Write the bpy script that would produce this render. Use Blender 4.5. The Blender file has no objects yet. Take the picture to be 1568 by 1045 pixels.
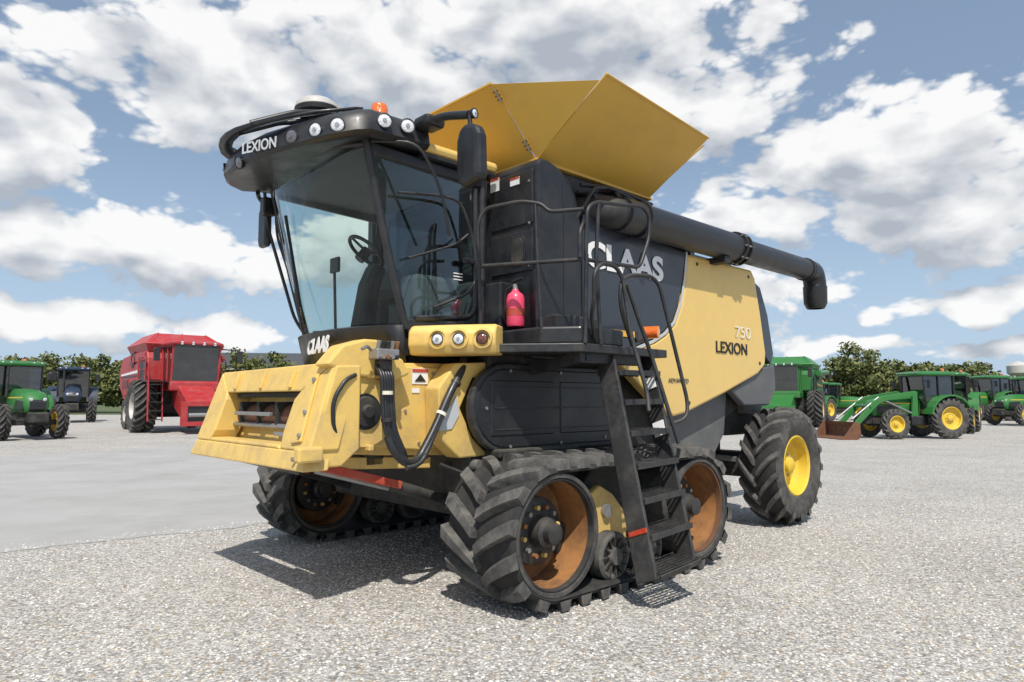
import bpy, bmesh, math, random
import numpy as np
from mathutils import Vector, Matrix
random.seed(3); rng=np.random.default_rng(7)
scene=bpy.context.scene
rad=math.radians

# ------------------------------------------------------------------ materials
def newmat(name):
    m=bpy.data.materials.new(name); m.use_nodes=True
    nt=m.node_tree; b=nt.nodes['Principled BSDF']
    return m,nt,b
def c4(c): return (c[0],c[1],c[2],1)
def pmat(name,col,rough=.4,metal=0,dirt=.25,dcol=(.30,.27,.22),scale=3,bump=.02,coat=0,top=0.0,lo=.45,hi=.75,low=0):
    m,nt,b=newmat(name); N=nt.nodes; L=nt.links
    tc=N.new('ShaderNodeTexCoord')
    n=N.new('ShaderNodeTexNoise'); n.inputs['Scale'].default_value=scale; n.inputs['Detail'].default_value=5; n.inputs['Roughness'].default_value=.7
    L.new(tc.outputs['Object'],n.inputs['Vector'])
    mr=N.new('ShaderNodeMapRange'); mr.inputs[1].default_value=lo; mr.inputs[2].default_value=hi; mr.inputs[4].default_value=dirt
    L.new(n.outputs['Fac'],mr.inputs[0])
    fac=mr.outputs[0]
    if top>0:
        g=N.new('ShaderNodeNewGeometry'); sx=N.new('ShaderNodeSeparateXYZ'); L.new(g.outputs['Normal'],sx.inputs[0])
        mt=N.new('ShaderNodeMath'); mt.operation='MULTIPLY'; mt.use_clamp=True; mt.inputs[1].default_value=top; L.new(sx.outputs['Z'],mt.inputs[0])
        ad=N.new('ShaderNodeMath'); ad.operation='ADD'; ad.use_clamp=True; L.new(mt.outputs[0],ad.inputs[0]); L.new(mr.outputs[0],ad.inputs[1]); fac=ad.outputs[0]
    if low>0: # road dust thrown up onto the lower part of the machine
        so_=N.new('ShaderNodeSeparateXYZ'); L.new(tc.outputs['Object'],so_.inputs[0])
        lm=N.new('ShaderNodeMapRange'); lm.inputs[1].default_value=1.1; lm.inputs[2].default_value=2.6; lm.inputs[3].default_value=low; lm.inputs[4].default_value=0; L.new(so_.outputs['Z'],lm.inputs[0])
        pm=N.new('ShaderNodeMath'); pm.operation='MULTIPLY'; L.new(lm.outputs[0],pm.inputs[0]); L.new(n.outputs['Fac'],pm.inputs[1])
        a2=N.new('ShaderNodeMath'); a2.operation='ADD'; a2.use_clamp=True; L.new(fac,a2.inputs[0]); L.new(pm.outputs[0],a2.inputs[1]); fac=a2.outputs[0]
    mx=N.new('ShaderNodeMix'); mx.data_type='RGBA'; mx.inputs[6].default_value=c4(col); mx.inputs[7].default_value=c4(dcol)
    L.new(fac,mx.inputs[0]); L.new(mx.outputs[2],b.inputs['Base Color'])
    b.inputs['Metallic'].default_value=metal
    r2=N.new('ShaderNodeMapRange'); r2.inputs[1].default_value=.3; r2.inputs[2].default_value=.7; r2.inputs[3].default_value=max(rough-.06,.02); r2.inputs[4].default_value=min(rough+.22,1)
    L.new(n.outputs['Fac'],r2.inputs[0]); L.new(r2.outputs[0],b.inputs['Roughness'])
    if bump>0:
        bp=N.new('ShaderNodeBump'); bp.inputs['Strength'].default_value=min(1,bump*10); bp.inputs['Distance'].default_value=.004
        n3=N.new('ShaderNodeTexNoise'); n3.inputs['Scale'].default_value=40; n3.inputs['Detail'].default_value=2
        L.new(tc.outputs['Object'],n3.inputs['Vector']); L.new(n3.outputs['Fac'],bp.inputs['Height']); L.new(bp.outputs[0],b.inputs['Normal'])
    b.inputs['Coat Weight'].default_value=coat; b.inputs['Coat Roughness'].default_value=.15
    return m
YEL=pmat('harvester_yellow_paint',(.73,.495,.14),.36,dirt=.35,dcol=(.56,.42,.20),coat=.25,bump=0,scale=2,low=.5)
YEL2=pmat('cast_yellow_paint',(.75,.51,.135),.45,dirt=.7,dcol=(.42,.30,.15),scale=4,bump=.02,lo=.46,hi=.78,low=.35)
OCH=pmat('hopper_ochre_paint',(.62,.37,.055),.40,dirt=.4,dcol=(.44,.28,.09),scale=2,bump=0)
BLK=pmat('black_plastic',(.014,.015,.018),.34,dirt=.4,dcol=(.065,.062,.057),coat=.1,top=.22,bump=.005)
FRM=pmat('black_frame_paint',(.016,.017,.02),.42,dirt=.5,dcol=(.085,.08,.07),scale=5,top=.35,bump=0,low=.3)
CHS=pmat('dirty_chassis',(.02,.02,.02),.7,dirt=.7,dcol=(.11,.10,.08),scale=4,top=.5)
SLT=pmat('slate_panel_paint',(.026,.032,.045),.28,dirt=.15,dcol=(.07,.07,.07),coat=.3,bump=0)
GRY=pmat('gray_sheet_metal',(.085,.09,.10),.5,dirt=.5,dcol=(.18,.17,.15),scale=3,low=.5)
RUB=pmat('dusty_rubber',(.042,.042,.042),.8,dirt=.85,dcol=(.175,.165,.148),scale=7,bump=.06,lo=.36,hi=.70)
RUB2=pmat('tyre_sidewall_rubber',(.036,.035,.035),.8,dirt=.8,dcol=(.17,.16,.14),scale=4,lo=.38,hi=.75)
RUBD=pmat('tread_gap_shade_rubber',(.022,.022,.022),.9,dirt=.5,dcol=(.08,.075,.065),scale=6,bump=0)  # darker rubber copy: shade between tread bars put into the base colour
RST=pmat('rusty_steel',(.34,.155,.05),.7,dirt=.85,dcol=(.09,.05,.03),scale=4,lo=.4,hi=.7)
RSD=pmat('dark_rust_steel',(.16,.07,.035),.8,dirt=.7,dcol=(.06,.045,.035),scale=5)
STL=pmat('worn_steel',(.36,.36,.36),.4,metal=.7,dirt=.5,dcol=(.2,.16,.12),scale=7)
RED=pmat('extinguisher_red',(.80,.06,.14),.35,dirt=.1,coat=.3,bump=0)
REDP=pmat('red_machine_paint',(.40,.025,.028),.45,dirt=.5,dcol=(.33,.13,.12),coat=.15,bump=0)
SAF=pmat('safety_red',(.45,.06,.03),.5,dirt=.3)
GRN=pmat('green_machine_paint',(.028,.17,.035),.38,dirt=.4,dcol=(.08,.16,.06),coat=.2,bump=0)
RIM=pmat('yellow_rim_paint',(.70,.48,.04),.5,dirt=.5,dcol=(.36,.27,.12),scale=5)
WRIM=pmat('silver_rim_paint',(.5,.48,.46),.45,dirt=.4)
BLU=pmat('dark_blue_paint',(.015,.03,.06),.35,dirt=.2,dcol=(.06,.07,.09))
WHT=pmat('white_decal',(.78,.78,.78),.45,dirt=.1,dcol=(.5,.5,.48),bump=0)
SIL=pmat('silver_decal',(.5,.52,.54),.4,dirt=.1,bump=0)
BTX=pmat('black_decal',(.012,.012,.012),.5,dirt=.05,bump=0)
PAL=pmat('pale_decal',(.72,.68,.56),.5,dirt=.1,bump=0)
SEAT=pmat('seat_fabric',(.05,.06,.07),.9,dirt=.3,dcol=(.11,.11,.11))
INT=pmat('cab_trim_plastic',(.18,.19,.19),.7,dirt=.2,dcol=(.2,.2,.2))
WOOD=pmat('weathered_wood',(.16,.13,.10),.8,dirt=.4)
def lensmat(name,col):
    m,nt,b=newmat(name); b.inputs['Base Color'].default_value=c4(col); b.inputs['Roughness'].default_value=.08; b.inputs['Coat Weight'].default_value=1
    n=nt.nodes.new('ShaderNodeTexVoronoi'); n.inputs['Scale'].default_value=60; bp=nt.nodes.new('ShaderNodeBump'); bp.inputs['Distance'].default_value=.004
    tc=nt.nodes.new('ShaderNodeTexCoord'); nt.links.new(tc.outputs['Object'],n.inputs['Vector'])
    nt.links.new(n.outputs['Distance'],bp.inputs['Height']); nt.links.new(bp.outputs[0],b.inputs['Normal'])
    return m
LENS=lensmat('lamp_lens',(.70,.72,.75)); ORG=lensmat('amber_lens',(.8,.16,.02)); DLENS=lensmat('dark_lens',(.12,.12,.13)); ORGP=lensmat('amber_sticker',(.8,.4,.02)); REDL=lensmat('red_reflector',(.45,.05,.02)); BRN=lensmat('brown_lamp_lens',(.16,.05,.03)); GLENS=lensmat('reflector_bowl',(.32,.33,.35))
def glassmat(name,tint,refl=.04,film=.06):
    m=bpy.data.materials.new(name); m.use_nodes=True; nt=m.node_tree; N=nt.nodes; L=nt.links; N.clear()
    o=N.new('ShaderNodeOutputMaterial'); t=N.new('ShaderNodeBsdfTransparent'); t.inputs[0].default_value=c4(tint)
    g=N.new('ShaderNodeBsdfGlossy'); g.inputs['Roughness'].default_value=.015; g.inputs[0].default_value=(.9,.95,1,1)
    f=N.new('ShaderNodeFresnel'); f.inputs[0].default_value=1.4
    a=N.new('ShaderNodeMath'); a.operation='ADD'; a.inputs[1].default_value=refl; a.use_clamp=True; L.new(f.outputs[0],a.inputs[0])
    n=N.new('ShaderNodeTexNoise'); n.inputs['Scale'].default_value=2.2; n.inputs['Detail'].default_value=4
    tc=N.new('ShaderNodeTexCoord'); L.new(tc.outputs['Object'],n.inputs['Vector'])
    d=N.new('ShaderNodeBsdfDiffuse'); d.inputs[0].default_value=(.35,.37,.35,1)
    mr=N.new('ShaderNodeMapRange'); mr.inputs[1].default_value=.35; mr.inputs[2].default_value=.8; mr.inputs[4].default_value=film; L.new(n.outputs['Fac'],mr.inputs[0])
    m1=N.new('ShaderNodeMixShader'); L.new(mr.outputs[0],m1.inputs[0]); L.new(t.outputs[0],m1.inputs[1]); L.new(d.outputs[0],m1.inputs[2])
    m2=N.new('ShaderNodeMixShader'); L.new(a.outputs[0],m2.inputs[0]); L.new(m1.outputs[0],m2.inputs[1]); L.new(g.outputs[0],m2.inputs[2])
    L.new(m2.outputs[0],o.inputs[0]); return m
GLS=glassmat('tinted_cab_glass',(.78,.87,.845),.0,.05); GLD=glassmat('dark_cab_glass',(.52,.62,.63),.02,.05); GLB=glassmat('distant_cab_glass',(.16,.2,.21),.1)

# ------------------------------------------------------------------ mesh helpers
PARENT=[None]
def link(ob):
    scene.collection.objects.link(ob)
    if PARENT[0]: ob.parent=PARENT[0]
    return ob
def mk(name,verts,faces,mat,bevel=0,smooth=False,solid=0,seg=2,ang=35):
    me=bpy.data.meshes.new(name); me.from_pydata([tuple(v) for v in verts],[],faces); me.update()
    if len(faces)<20000:
        bm=bmesh.new(); bm.from_mesh(me); bmesh.ops.recalc_face_normals(bm,faces=bm.faces); bm.to_mesh(me); bm.free()
    me.materials.append(mat)
    if smooth:
        me.shade_smooth(); me.set_sharp_from_angle(angle=rad(ang))
    ob=link(bpy.data.objects.new(name,me))
    if solid:
        s=ob.modifiers.new('s','SOLIDIFY'); s.thickness=solid; s.offset=0
    if bevel:
        b=ob.modifiers.new('b','BEVEL'); b.width=bevel; b.segments=seg; b.limit_method='ANGLE'; b.angle_limit=rad(30)
    return ob
def box(name,x,y,z,mat,bevel=.01):
    v=[(a,b,c) for c in z for b in y for a in x]
    f=[(0,1,3,2),(4,6,7,5),(0,4,5,1),(2,3,7,6),(0,2,6,4),(1,5,7,3)]
    return mk(name,v,f,mat,bevel)
def prism(name,pts,axis,lo,hi,mat,bevel=.012,smooth=False):
    n=len(pts)
    def P(p,h):
        return {'y':(p[0],h,p[1]),'x':(h,p[0],p[1]),'z':(p[0],p[1],h)}[axis]
    v=[P(p,lo) for p in pts]+[P(p,hi) for p in pts]
    f=[tuple(range(n)),tuple(range(2*n-1,n-1,-1))]+[(i,(i+1)%n,n+(i+1)%n,n+i) for i in range(n)]
    return mk(name,v,f,mat,bevel,smooth)
def beam(name,p0,p1,wa,w,t,mat,bevel=.006):
    p0=Vector(p0);p1=Vector(p1);d=(p1-p0).normalized(); a=Vector(wa); a=(a-d*a.dot(d)).normalized(); b=d.cross(a)
    v=[]
    for p in (p0,p1):
        for sa,sb in ((-1,-1),(1,-1),(1,1),(-1,1)): v.append(p+a*sa*w/2+b*sb*t/2)
    f=[(0,1,2,3),(7,6,5,4)]+[(i,(i+1)%4,4+(i+1)%4,4+i) for i in range(4)]
    return mk(name,v,f,mat,bevel)
def frame(ax):
    ax=Vector(ax).normalized(); h=Vector((0,0,1)) if abs(ax.z)<.9 else Vector((1,0,0))
    e1=ax.cross(h).normalized(); e2=ax.cross(e1); return ax,e1,e2
def lathe(name,prof,c,ax,mat,seg=40,ang=35,bevel=0):
    ax,e1,e2=frame(ax); c=Vector(c); v=[];f=[]
    rings=[]
    for r,h in prof:
        if r<=1e-5: rings.append([len(v)]); v.append(c+ax*h)
        else:
            rings.append(list(range(len(v),len(v)+seg)))
            for k in range(seg):
                a=2*math.pi*k/seg; v.append(c+ax*h+(e1*math.cos(a)+e2*math.sin(a))*r)
    for A,B in zip(rings[:-1],rings[1:]):
        if len(A)==1 and len(B)==1: continue
        for k in range(seg):
            k2=(k+1)%seg
            if len(A)==1: f.append((A[0],B[k],B[k2]))
            elif len(B)==1: f.append((A[k],B[0],A[k2]))
            else: f.append((A[k],B[k],B[k2],A[k2]))
    return mk(name,v,f,mat,bevel,True,ang=ang)
def cyl(name,p0,p1,r,mat,seg=24,r1=None):
    p0=Vector(p0);p1=Vector(p1);h=(p1-p0).length; r1=r if r1 is None else r1
    return lathe(name,[(0,0),(r,0),(r1,h),(0,h)],p0,p1-p0,mat,seg)
def fillet(pts,r,n=5):
    pts=[Vector(p) for p in pts]; out=[pts[0]]
    for i in range(1,len(pts)-1):
        a,b,c=pts[i-1],pts[i],pts[i+1]; d1=(a-b);d2=(c-b); rr=min(r,d1.length*.48,d2.length*.48)
        s=b+d1.normalized()*rr; e=b+d2.normalized()*rr
        for k in range(n+1):
            t=k/n; out.append(s*(1-t)**2+b*2*t*(1-t)+e*t*t)
    out.append(pts[-1]); return out
def tube(name,pts,r,mat,fr=.08,seg=10):
    P=fillet(pts,fr); v=[];f=[]
    T=[(P[min(i+1,len(P)-1)]-P[max(i-1,0)]).normalized() for i in range(len(P))]
    _,e1,e2=frame(T[0])
    for i,p in enumerate(P):
        t=T[i]; e1=(e1-t*e1.dot(t)).normalized(); e2=t.cross(e1)
        for k in range(seg):
            a=2*math.pi*k/seg; v.append(p+(e1*math.cos(a)+e2*math.sin(a))*r)
    for i in range(len(P)-1):
        for k in range(seg):
            k2=(k+1)%seg; f.append((i*seg+k,i*seg+k2,(i+1)*seg+k2,(i+1)*seg+k))
    f.append(tuple(range(seg))); f.append(tuple(range((len(P)-1)*seg,len(P)*seg)))
    return mk(name,v,f,mat,0,True,ang=50)
def text(name,s,loc,rot,h,mat,width=None,ext=.003,off=0,shear=0):
    cu=bpy.data.curves.new(name,'FONT'); cu.body=s; cu.size=h/.72; cu.extrude=ext; cu.offset=off; cu.shear=shear
    cu.materials.append(mat); ob=link(bpy.data.objects.new(name,cu)); ob.location=loc; ob.rotation_euler=rot
    if width:
        bpy.context.view_layer.update(); w=ob.dimensions.x
        if w>0: ob.scale=(width/w,1,1)
    return ob
def root(name,loc,rz=0,sc=1):
    e=bpy.data.objects.new(name,None); scene.collection.objects.link(e); e.location=loc; e.rotation_euler=(0,0,rz); e.scale=(sc,sc,sc); e.empty_display_size=.5
    PARENT[0]=e; return e
def lugs(name,path,L,N,halves,w,r0,r1,skew,mat,drop=0,K=4):
    v=[];f=[]
    for hi,(vc,ve) in enumerate(halves):
        for i in range(N):
            s=(i+.5*hi)*L/N; base=len(v); wj=1+random.uniform(-.06,.06); rj=random.uniform(-.003,.001)
            for k in range(K+1):
                t=k/K; y=vc+(ve-vc)*t; ss=s-skew*(t**.85); ww=w*(1+.25*t)*wj; dr=drop*t*t*t-rj
                for so,r in ((-.62*ww,r0-dr-.005),(-.42*ww,r1-dr),(.42*ww,r1-dr),(.62*ww,r0-dr-.005)):
                    x,z=path((ss+so)%L,r); v.append((x,y,z))
            for k in range(K):
                for j in range(3):
                    a=base+k*4+j; f.append((a,a+1,a+5,a+4))
            f.append((base,base+1,base+2,base+3)); e=base+K*4; f.append((e,e+1,e+2,e+3))
    return mk(name,v,f,mat,0)
def wheel(pre,c,R,W,rimR,rimmat,N=20,hub=BLK):
    cx,cy,cz=c; h=W/2; cr=R-.078*R/.8
    path=lambda s,r:(cx+r*math.sin(s/cr),cz-r*math.cos(s/cr))
    prof=[(rimR,-h*.75),(rimR+.03,-h*.86),(rimR+(cr-rimR)*.45,-h*1.0),(cr-.10,-h*.99),(cr-.03,-h*.93)]
    lathe(pre+'_sidewall_a',prof,c,(0,1,0),RUB2,56); lathe(pre+'_sidewall_b',[(r,-y) for r,y in prof],c,(0,1,0),RUB2,56)
    lathe(pre+'_carcass',[(cr-.03,-h*.93),(cr,-h*.7),(cr+.005,0),(cr,h*.7),(cr-.03,h*.93)],c,(0,1,0),RUBD,56)
    L=2*math.pi*cr
    lugs(pre+'_tread',path,L,N,[(cy-.02,cy-h*1.0),(cy+.02,cy+h*1.0)],.068*R/.8,cr,R,.27*R/.8,RUB,drop=.07*R/.8)
    for sgn,nm in ((-1,'outer'),(1,'inner')):
        p=[(rimR+.015,sgn*h*.80),(rimR-.005,sgn*h*.84),(rimR-.03,sgn*h*.74),(rimR-.045,sgn*h*.3),(rimR*.75,sgn*h*.12),(rimR*.45,sgn*h*.15),(rimR*.42,sgn*h*.3),(0,sgn*h*.3)]
        lathe(f'{pre}_rim_{nm}',p,c,(0,1,0),rimmat,48)
        lathe(f'{pre}_hub_{nm}',[(rimR*.28,sgn*h*.3),(rimR*.26,sgn*h*.5),(rimR*.16,sgn*h*.6),(0,sgn*h*.6)],c,(0,1,0),rimmat,24)
        if R>.75:
            for k in range(8):
                a=k*math.pi/4; q=rimR*.35; cyl(f'{pre}_nut_{nm}_{k}',(cx+q*math.cos(a),cy+sgn*h*.3,cz+q*math.sin(a)),(cx+q*math.cos(a),cy+sgn*(h*.3+.025),cz+q*math.sin(a)),.016,STL,6)
def lamp(name,c,ax,r,depth=.05,lens=LENS,house=BLK):
    lathe(name+'_housing',[(r*.8,-depth),(r*1.12,-depth*.3),(r*1.15,.006),(r,.008),(r*.98,-.004)],c,ax,house,28)
    lathe(name+'_lens',[(r*.99,0),(r*.7,.008),(0,.014)],c,ax,lens,28)
    lathe(name+'_bulb',[(r*.34,.010),(r*.30,.018),(0,.02)],c,ax,GLENS if lens is LENS else lens,16)
def loft(name,levels,mat,bevel=0,ang=35):
    n=len(levels[0][0]); v=[];f=[]
    for pts,z in levels:
        for (a,b),zz in zip(pts,z if isinstance(z,(list,tuple)) else [z]*n): v.append((a,b,zz))
    for l in range(len(levels)-1):
        for i in range(n): f.append((l*n+i,l*n+(i+1)%n,(l+1)*n+(i+1)%n,(l+1)*n+i))
    f.append(tuple(range(n))); f.append(tuple(range((len(levels)-1)*n,len(levels)*n)))
    return mk(name,v,f,mat,bevel,True,ang=ang)

# ================================================================== MAIN HARVESTER
M=root('combine_harvester',(.395,5.60,0),rad(43.3))
D=2.1; zc=.612; Rb=.535; LT=2*D+2*math.pi*Rb
def tpath(s,r):
    s%=LT; A=math.pi*Rb
    if s<D: return (s,zc-r)
    if s<D+A: a=(s-D)/Rb; return (D+r*math.sin(a),zc-r*math.cos(a))
    if s<2*D+A: return (D-(s-D-A),zc+r)
    a=(s-2*D-A)/Rb; return (-r*math.sin(a),zc+r*math.cos(a))
def track(pre,v0,W):
    n=110; v=[];f=[]
    for i in range(n):
        s=i*LT/n
        for r,y in ((Rb,v0+.02),(Rb+.004,v0+W/2),(Rb,v0+W-.02),(Rb-.03,v0+W),(Rb-.045,v0+W-.02),(Rb-.045,v0+.02),(Rb-.03,v0)):
            x,z=tpath(s,r); v.append((x,y,z))
    for i in range(n):
        for k in range(7): f.append((i*7+k,i*7+(k+1)%7,((i+1)%n)*7+(k+1)%7,((i+1)%n)*7+k))
    mk(pre+'_belt',v,f,RUBD,0,True)
    lugs(pre+'_tread_bars',tpath,LT,30,[(v0+W/2-.015,v0-.01),(v0+W/2+.015,v0+W+.01)],.088,Rb,.612,.21,RUB,drop=.014)
    for x,nm in ((0,'drive'),(D,'idler')):
        c=(x,v0,zc)
        lathe(f'{pre}_{nm}_rim',[(.492,W*.92),(.492,.05),(.487,.015),(.455,.015),(.445,.06)],c,(0,1,0),RUB2,56)
        lathe(f'{pre}_{nm}_rim_lip',[(.447,.05),(.445,.03),(.430,.03),(.425,.08)],c,(0,1,0),FRM if nm=='drive' else RSD,56)
        lathe(f'{pre}_{nm}_barrel',[(.43,.06),(.425,.40),(.38,.43),(.2,.43)],c,(0,1,0),RST,56)
        lathe(f'{pre}_{nm}_back',[(.49,W*.9),(.3,W*.85),(0,W*.85)],c,(0,1,0),CHS,40)
        lathe(f'{pre}_{nm}_disc',[(.29,.46),(.28,.27),(.24,.25),(.12,.25),(0,.25)],c,(0,1,0),FRM,40)
        lathe(f'{pre}_{nm}_hub',[(.13,.26),(.12,.14),(.09,.12),(.085,.06),(.06,.05),(0,.05)],c,(0,1,0),FRM,28)
        for k in range(12):
            a=k*math.pi/6+.2; cyl(f'{pre}_{nm}_bolt_{k}',(x+.2*math.cos(a),v0+.25,zc+.2*math.sin(a)),(x+.2*math.cos(a),v0+.21,zc+.2*math.sin(a)),.020,[YEL2,STL,RST][k%3],8)
    for k,x in enumerate((.80,1.32)):
        for yy in (.08,.5):
            c=(x,v0+yy,.31)
            lathe(f'{pre}_roller_{k}_{int(yy*10)}',[(0,.2),(.20,.2),(.215,.18),(.215,.02),(.19,0),(.17,.0),(.15,.03),(.09,.03),(.07,-.02),(0,-.02)],c,(0,1,0),RUB,36)
            for q in range(12):
                a=q*math.pi/6; beam(f'{pre}_roller_spoke_{k}_{int(yy*10)}_{q}',(x+.08*math.cos(a),v0+yy+.02,.31+.08*math.sin(a)),(x+.18*math.cos(a),v0+yy+.005,.31+.18*math.sin(a)),(0,1,0),.03,.014,CHS,0)
    prism(pre+'_suspension_arm',[(.58,.70),(.60,.86),(.74,.93),(.92,.84),(1.2,.56),(1.25,.44),(1.05,.38),(.8,.45),(.66,.52)],'y',v0+.2,v0+.28,YEL2,.02)
    cyl(pre+'_suspension_pin',(.80,v0+.2,.70),(.80,v0+.16,.70),.06,STL,20)
    box(pre+'_frame',(.3,1.8),(v0+.34,v0+.5),(.36,.62),CHS,.03)
    prism(pre+'_frame_gusset',[(.45,.62),(1.7,.62),(1.35,1.10),(.85,1.10)],'y',v0+.36,v0+.62,CHS,.02)
track('near_track',0,.80); track('far_track',3.80,.80)
box('front_axle_beam',(.6,1.5),(.5,4.1),(.72,1.12),CHS,.03)
wheel('rear_wheel_left',(5.2,.62,.80),.80,.54,.40,RIM,17)
wheel('rear_wheel_right',(5.2,3.98,.80),.80,.54,.40,RIM,17)
prism('rear_axle',[(5.05,.6),(5.35,.6),(5.35,.95),(5.05,.95)],'y',.8,3.8,CHS,.02)
box('rear_axle_mount',(4.5,5.3),(1.6,3.0),(.85,1.4),CHS,.03)
beam('steering_cylinder',(4.9,1.0,.85),(4.9,2.2,.9),(0,0,1),.07,.07,STL)
prism('chassis_core',[(.1,.95),(.1,2.2),(5.0,2.2),(5.05,1.75),(4.2,1.35),(2.6,1.0)],'y',1.0,3.6,CHS,.02)
prism('upper_body_core',[(.55,2.1),(.55,3.5),(4.7,3.42),(5.15,2.9),(5.3,2.1)],'y',.87,3.73,FRM,.02)
def stadium(u0,u1,z0,z1,n=14):
    r=(z1-z0)/2; zc_=(z0+z1)/2; p=[]
    for k in range(n+1):
        a=math.pi/2+math.pi*k/n; p.append((u0+r+r*math.cos(a),zc_+r*math.sin(a)))
    p+= [(u1-.1,z0),(u1,z0+.12),(u1,z1-.12),(u1-.1,z1)]
    return p
prism('drive_cover',stadium(-.17,1.95,1.2,2.04),'y',.93,1.02,FRM,.02)
prism('drive_cover_rib',stadium(-.12,1.90,1.25,1.99),'y',.918,.94,BLK,.012)
for k,(a,b) in enumerate(((.0,.9),(.94,1.8))): box(f'drive_cover_panel_{k}',(a+.05,b),(.908,.93),(1.36,1.88),BLK,.02)
for k,zz in enumerate((1.42,1.62,1.82)): box(f'drive_cover_groove_{k}',(.1,1.75),(.902,.912),(zz-.006,zz+.006),FRM,.003)
for k,(a,b) in enumerate(((.0,1.62),(.3,1.26),(1.0,1.27),(1.7,1.3),(.3,1.97),(1.0,1.97),(1.8,1.9))): cyl(f'drive_cover_bolt_{k}',(a,.92,b),(a,.908,b),.016,STL,8)
prism('drive_cover_far',stadium(-.17,1.95,1.2,2.04),'y',3.6,3.7,FRM,.02)
curve_s=[(3.10,3.48),(3.04,3.15),(2.95,2.85),(2.80,2.60),(2.60,2.45),(2.38,2.35),(2.05,2.25),(1.72,2.18)]
yel=[(3.10,3.48),(4.70,3.49),(4.80,3.38),(4.93,2.9),(5.05,2.35),(5.02,2.18),(4.8,2.05),(3.9,1.78),(3.0,1.54),(2.72,1.50),(2.45,1.62),(1.95,1.95),(1.72,2.08)]+curve_s[::-1][:-1]
def off(pts,dx,dz): return [(a+dx,b+dz) for a,b in pts]
gray=[(1.15,3.62),(3.06,3.50)]+off(curve_s,-.045,.03)[1:]+[(1.15,2.28)]
for nm,y0,y1 in (('left',.72,.86),('right',3.74,3.88)):
    prism('side_panel_yellow_'+nm,yel,'y',y0,y1,YEL,.03)
    prism('side_panel_slate_'+nm,gray,'y',y0+.004,y1,SLT,.02)
    prism('side_rear_trim_'+nm,[(4.84,3.34),(5.0,3.28),(5.2,2.9),(5.34,2.35),(5.25,2.2),(5.09,2.3),(4.97,2.9)],'y',y0+.03,y1+.01,SLT,.015)
    prism('sieve_side_'+nm,[(2.6,1.55),(2.9,1.50),(3.9,1.74),(4.3,1.86),(4.2,1.25),(3.9,.95),(2.9,.88)],'y',y0+.2,y1+.08,GRY,.02)
    prism('rear_skirt_'+nm,[(4.15,1.82),(5.04,2.14),(5.4,2.2),(5.42,1.85),(5.2,1.62),(4.5,1.62)],'y',y0+.05,y1+.02,GRY,.02)
v=[];f=[]
for a,b in curve_s: v+= [(a-.045,.716,b+.028),(a-.012,.716,b+.004)]
for i in range(len(curve_s)-1): f.append((2*i,2*i+1,2*i+3,2*i+2))
mk('swoosh_stripe',v,f,SIL,0,solid=.004)
for k,(a,b) in enumerate(((3.05,1.66),(4.85,2.2),(3.3,3.38),(4.6,3.38))): cyl(f'panel_latch_{k}',(a,.722,b),(a,.712,b),.022,BLK,14)
prism('rear_hood',[(4.75,3.42),(5.1,3.30),(5.35,2.8),(5.5,2.0),(5.35,1.5),(4.9,1.5)],'y',.95,3.65,GRY,.05)
box('rear_chopper',(4.6,5.6),(1.1,3.5),(1.2,1.62),CHS,.04)
box('engine_deck',(3.0,4.7),(1.0,3.6),(3.4,3.62),BLK,.04)
box('engine_screen',(3.3,4.4),(1.4,3.2),(3.6,3.85),FRM,.05)
text('side_lettering_maker','CLAAS',(1.17,.714,3.08),(rad(90),0,0),.27,WHT,1.38,off=.014)
text('side_lettering_model','LEXION',(3.68,.712,2.30),(rad(90),0,0),.15,BTX,.80,off=.003)
text('side_lettering_number','750',(4.17,.712,2.52),(rad(90),0,0),.16,PAL,.42)
text('side_lettering_small','ADVANCED',(2.62,.712,1.90),(rad(90),0,0),.05,GRY,.42)
text('slate_lettering','APS HYBRID',(1.17,.718,2.36),(rad(90),0,0),.085,SIL,.6,off=.001)
tw=[(.5,2.33),(.5,4.02),(.55,4.07),(.66,4.07),(.82,4.02),(.96,3.93),(1.07,3.78),(1.13,3.6),(1.15,3.3),(1.15,2.33)]
prism('tower_panel_near',tw,'y',.74,1.45,BLK,.03)
prism('tower_panel_far',tw,'y',3.15,3.86,BLK,.03)
box('tower_bulkhead',(.52,1.1),(1.4,3.2),(2.3,4.0),FRM,.02)
box('tower_side_seam',(.86,.872),(.735,.745),(2.4,3.9),FRM,.002)
for k,(y0,y1,z0,z1) in enumerate(((.80,1.40,3.42,3.96),(.80,1.40,2.95,3.36))):
    prism(f'tower_front_panel_{k}',[(y0,z0),(y1,z0),(y1,z1),(y0,z1)],'x',.482,.51,BLK,.012)
for k in range(3): cyl(f'tower_bolt_{k}',(.49,.84,3.0+k*.42),(.474,.84,3.0+k*.42),.014,STL,8)
prism('tower_oval_rim',[(1.0+.10*max(-1,min(1,1.25*math.cos(a))),3.16+.15*max(-1,min(1,1.2*math.sin(a)))) for a in [2*math.pi*k/24 for k in range(24)]],'x',.47,.484,FRM,.006)
prism('tower_oval_opening',[(1.0+.08*max(-1,min(1,1.2*math.cos(a))),3.16+.13*max(-1,min(1,1.15*math.sin(a)))) for a in [2*math.pi*k/24 for k in range(24)]],'x',.462,.472,CHS,.002)
for k,yy in enumerate((1.28,.98)):
    prism(f'warning_decal_{k}',[(yy,3.84),(yy+.13,3.84),(yy+.13,3.98-.06*k),(yy,3.98-.06*k)],'x',.476,.483,WHT,0)
    prism(f'warning_decal_band_{k}',[(yy,3.96-.06*k),(yy+.13,3.96-.06*k),(yy+.13,3.98-.06*k),(yy,3.98-.06*k)],'x',.472,.477,REDL,0)
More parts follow.
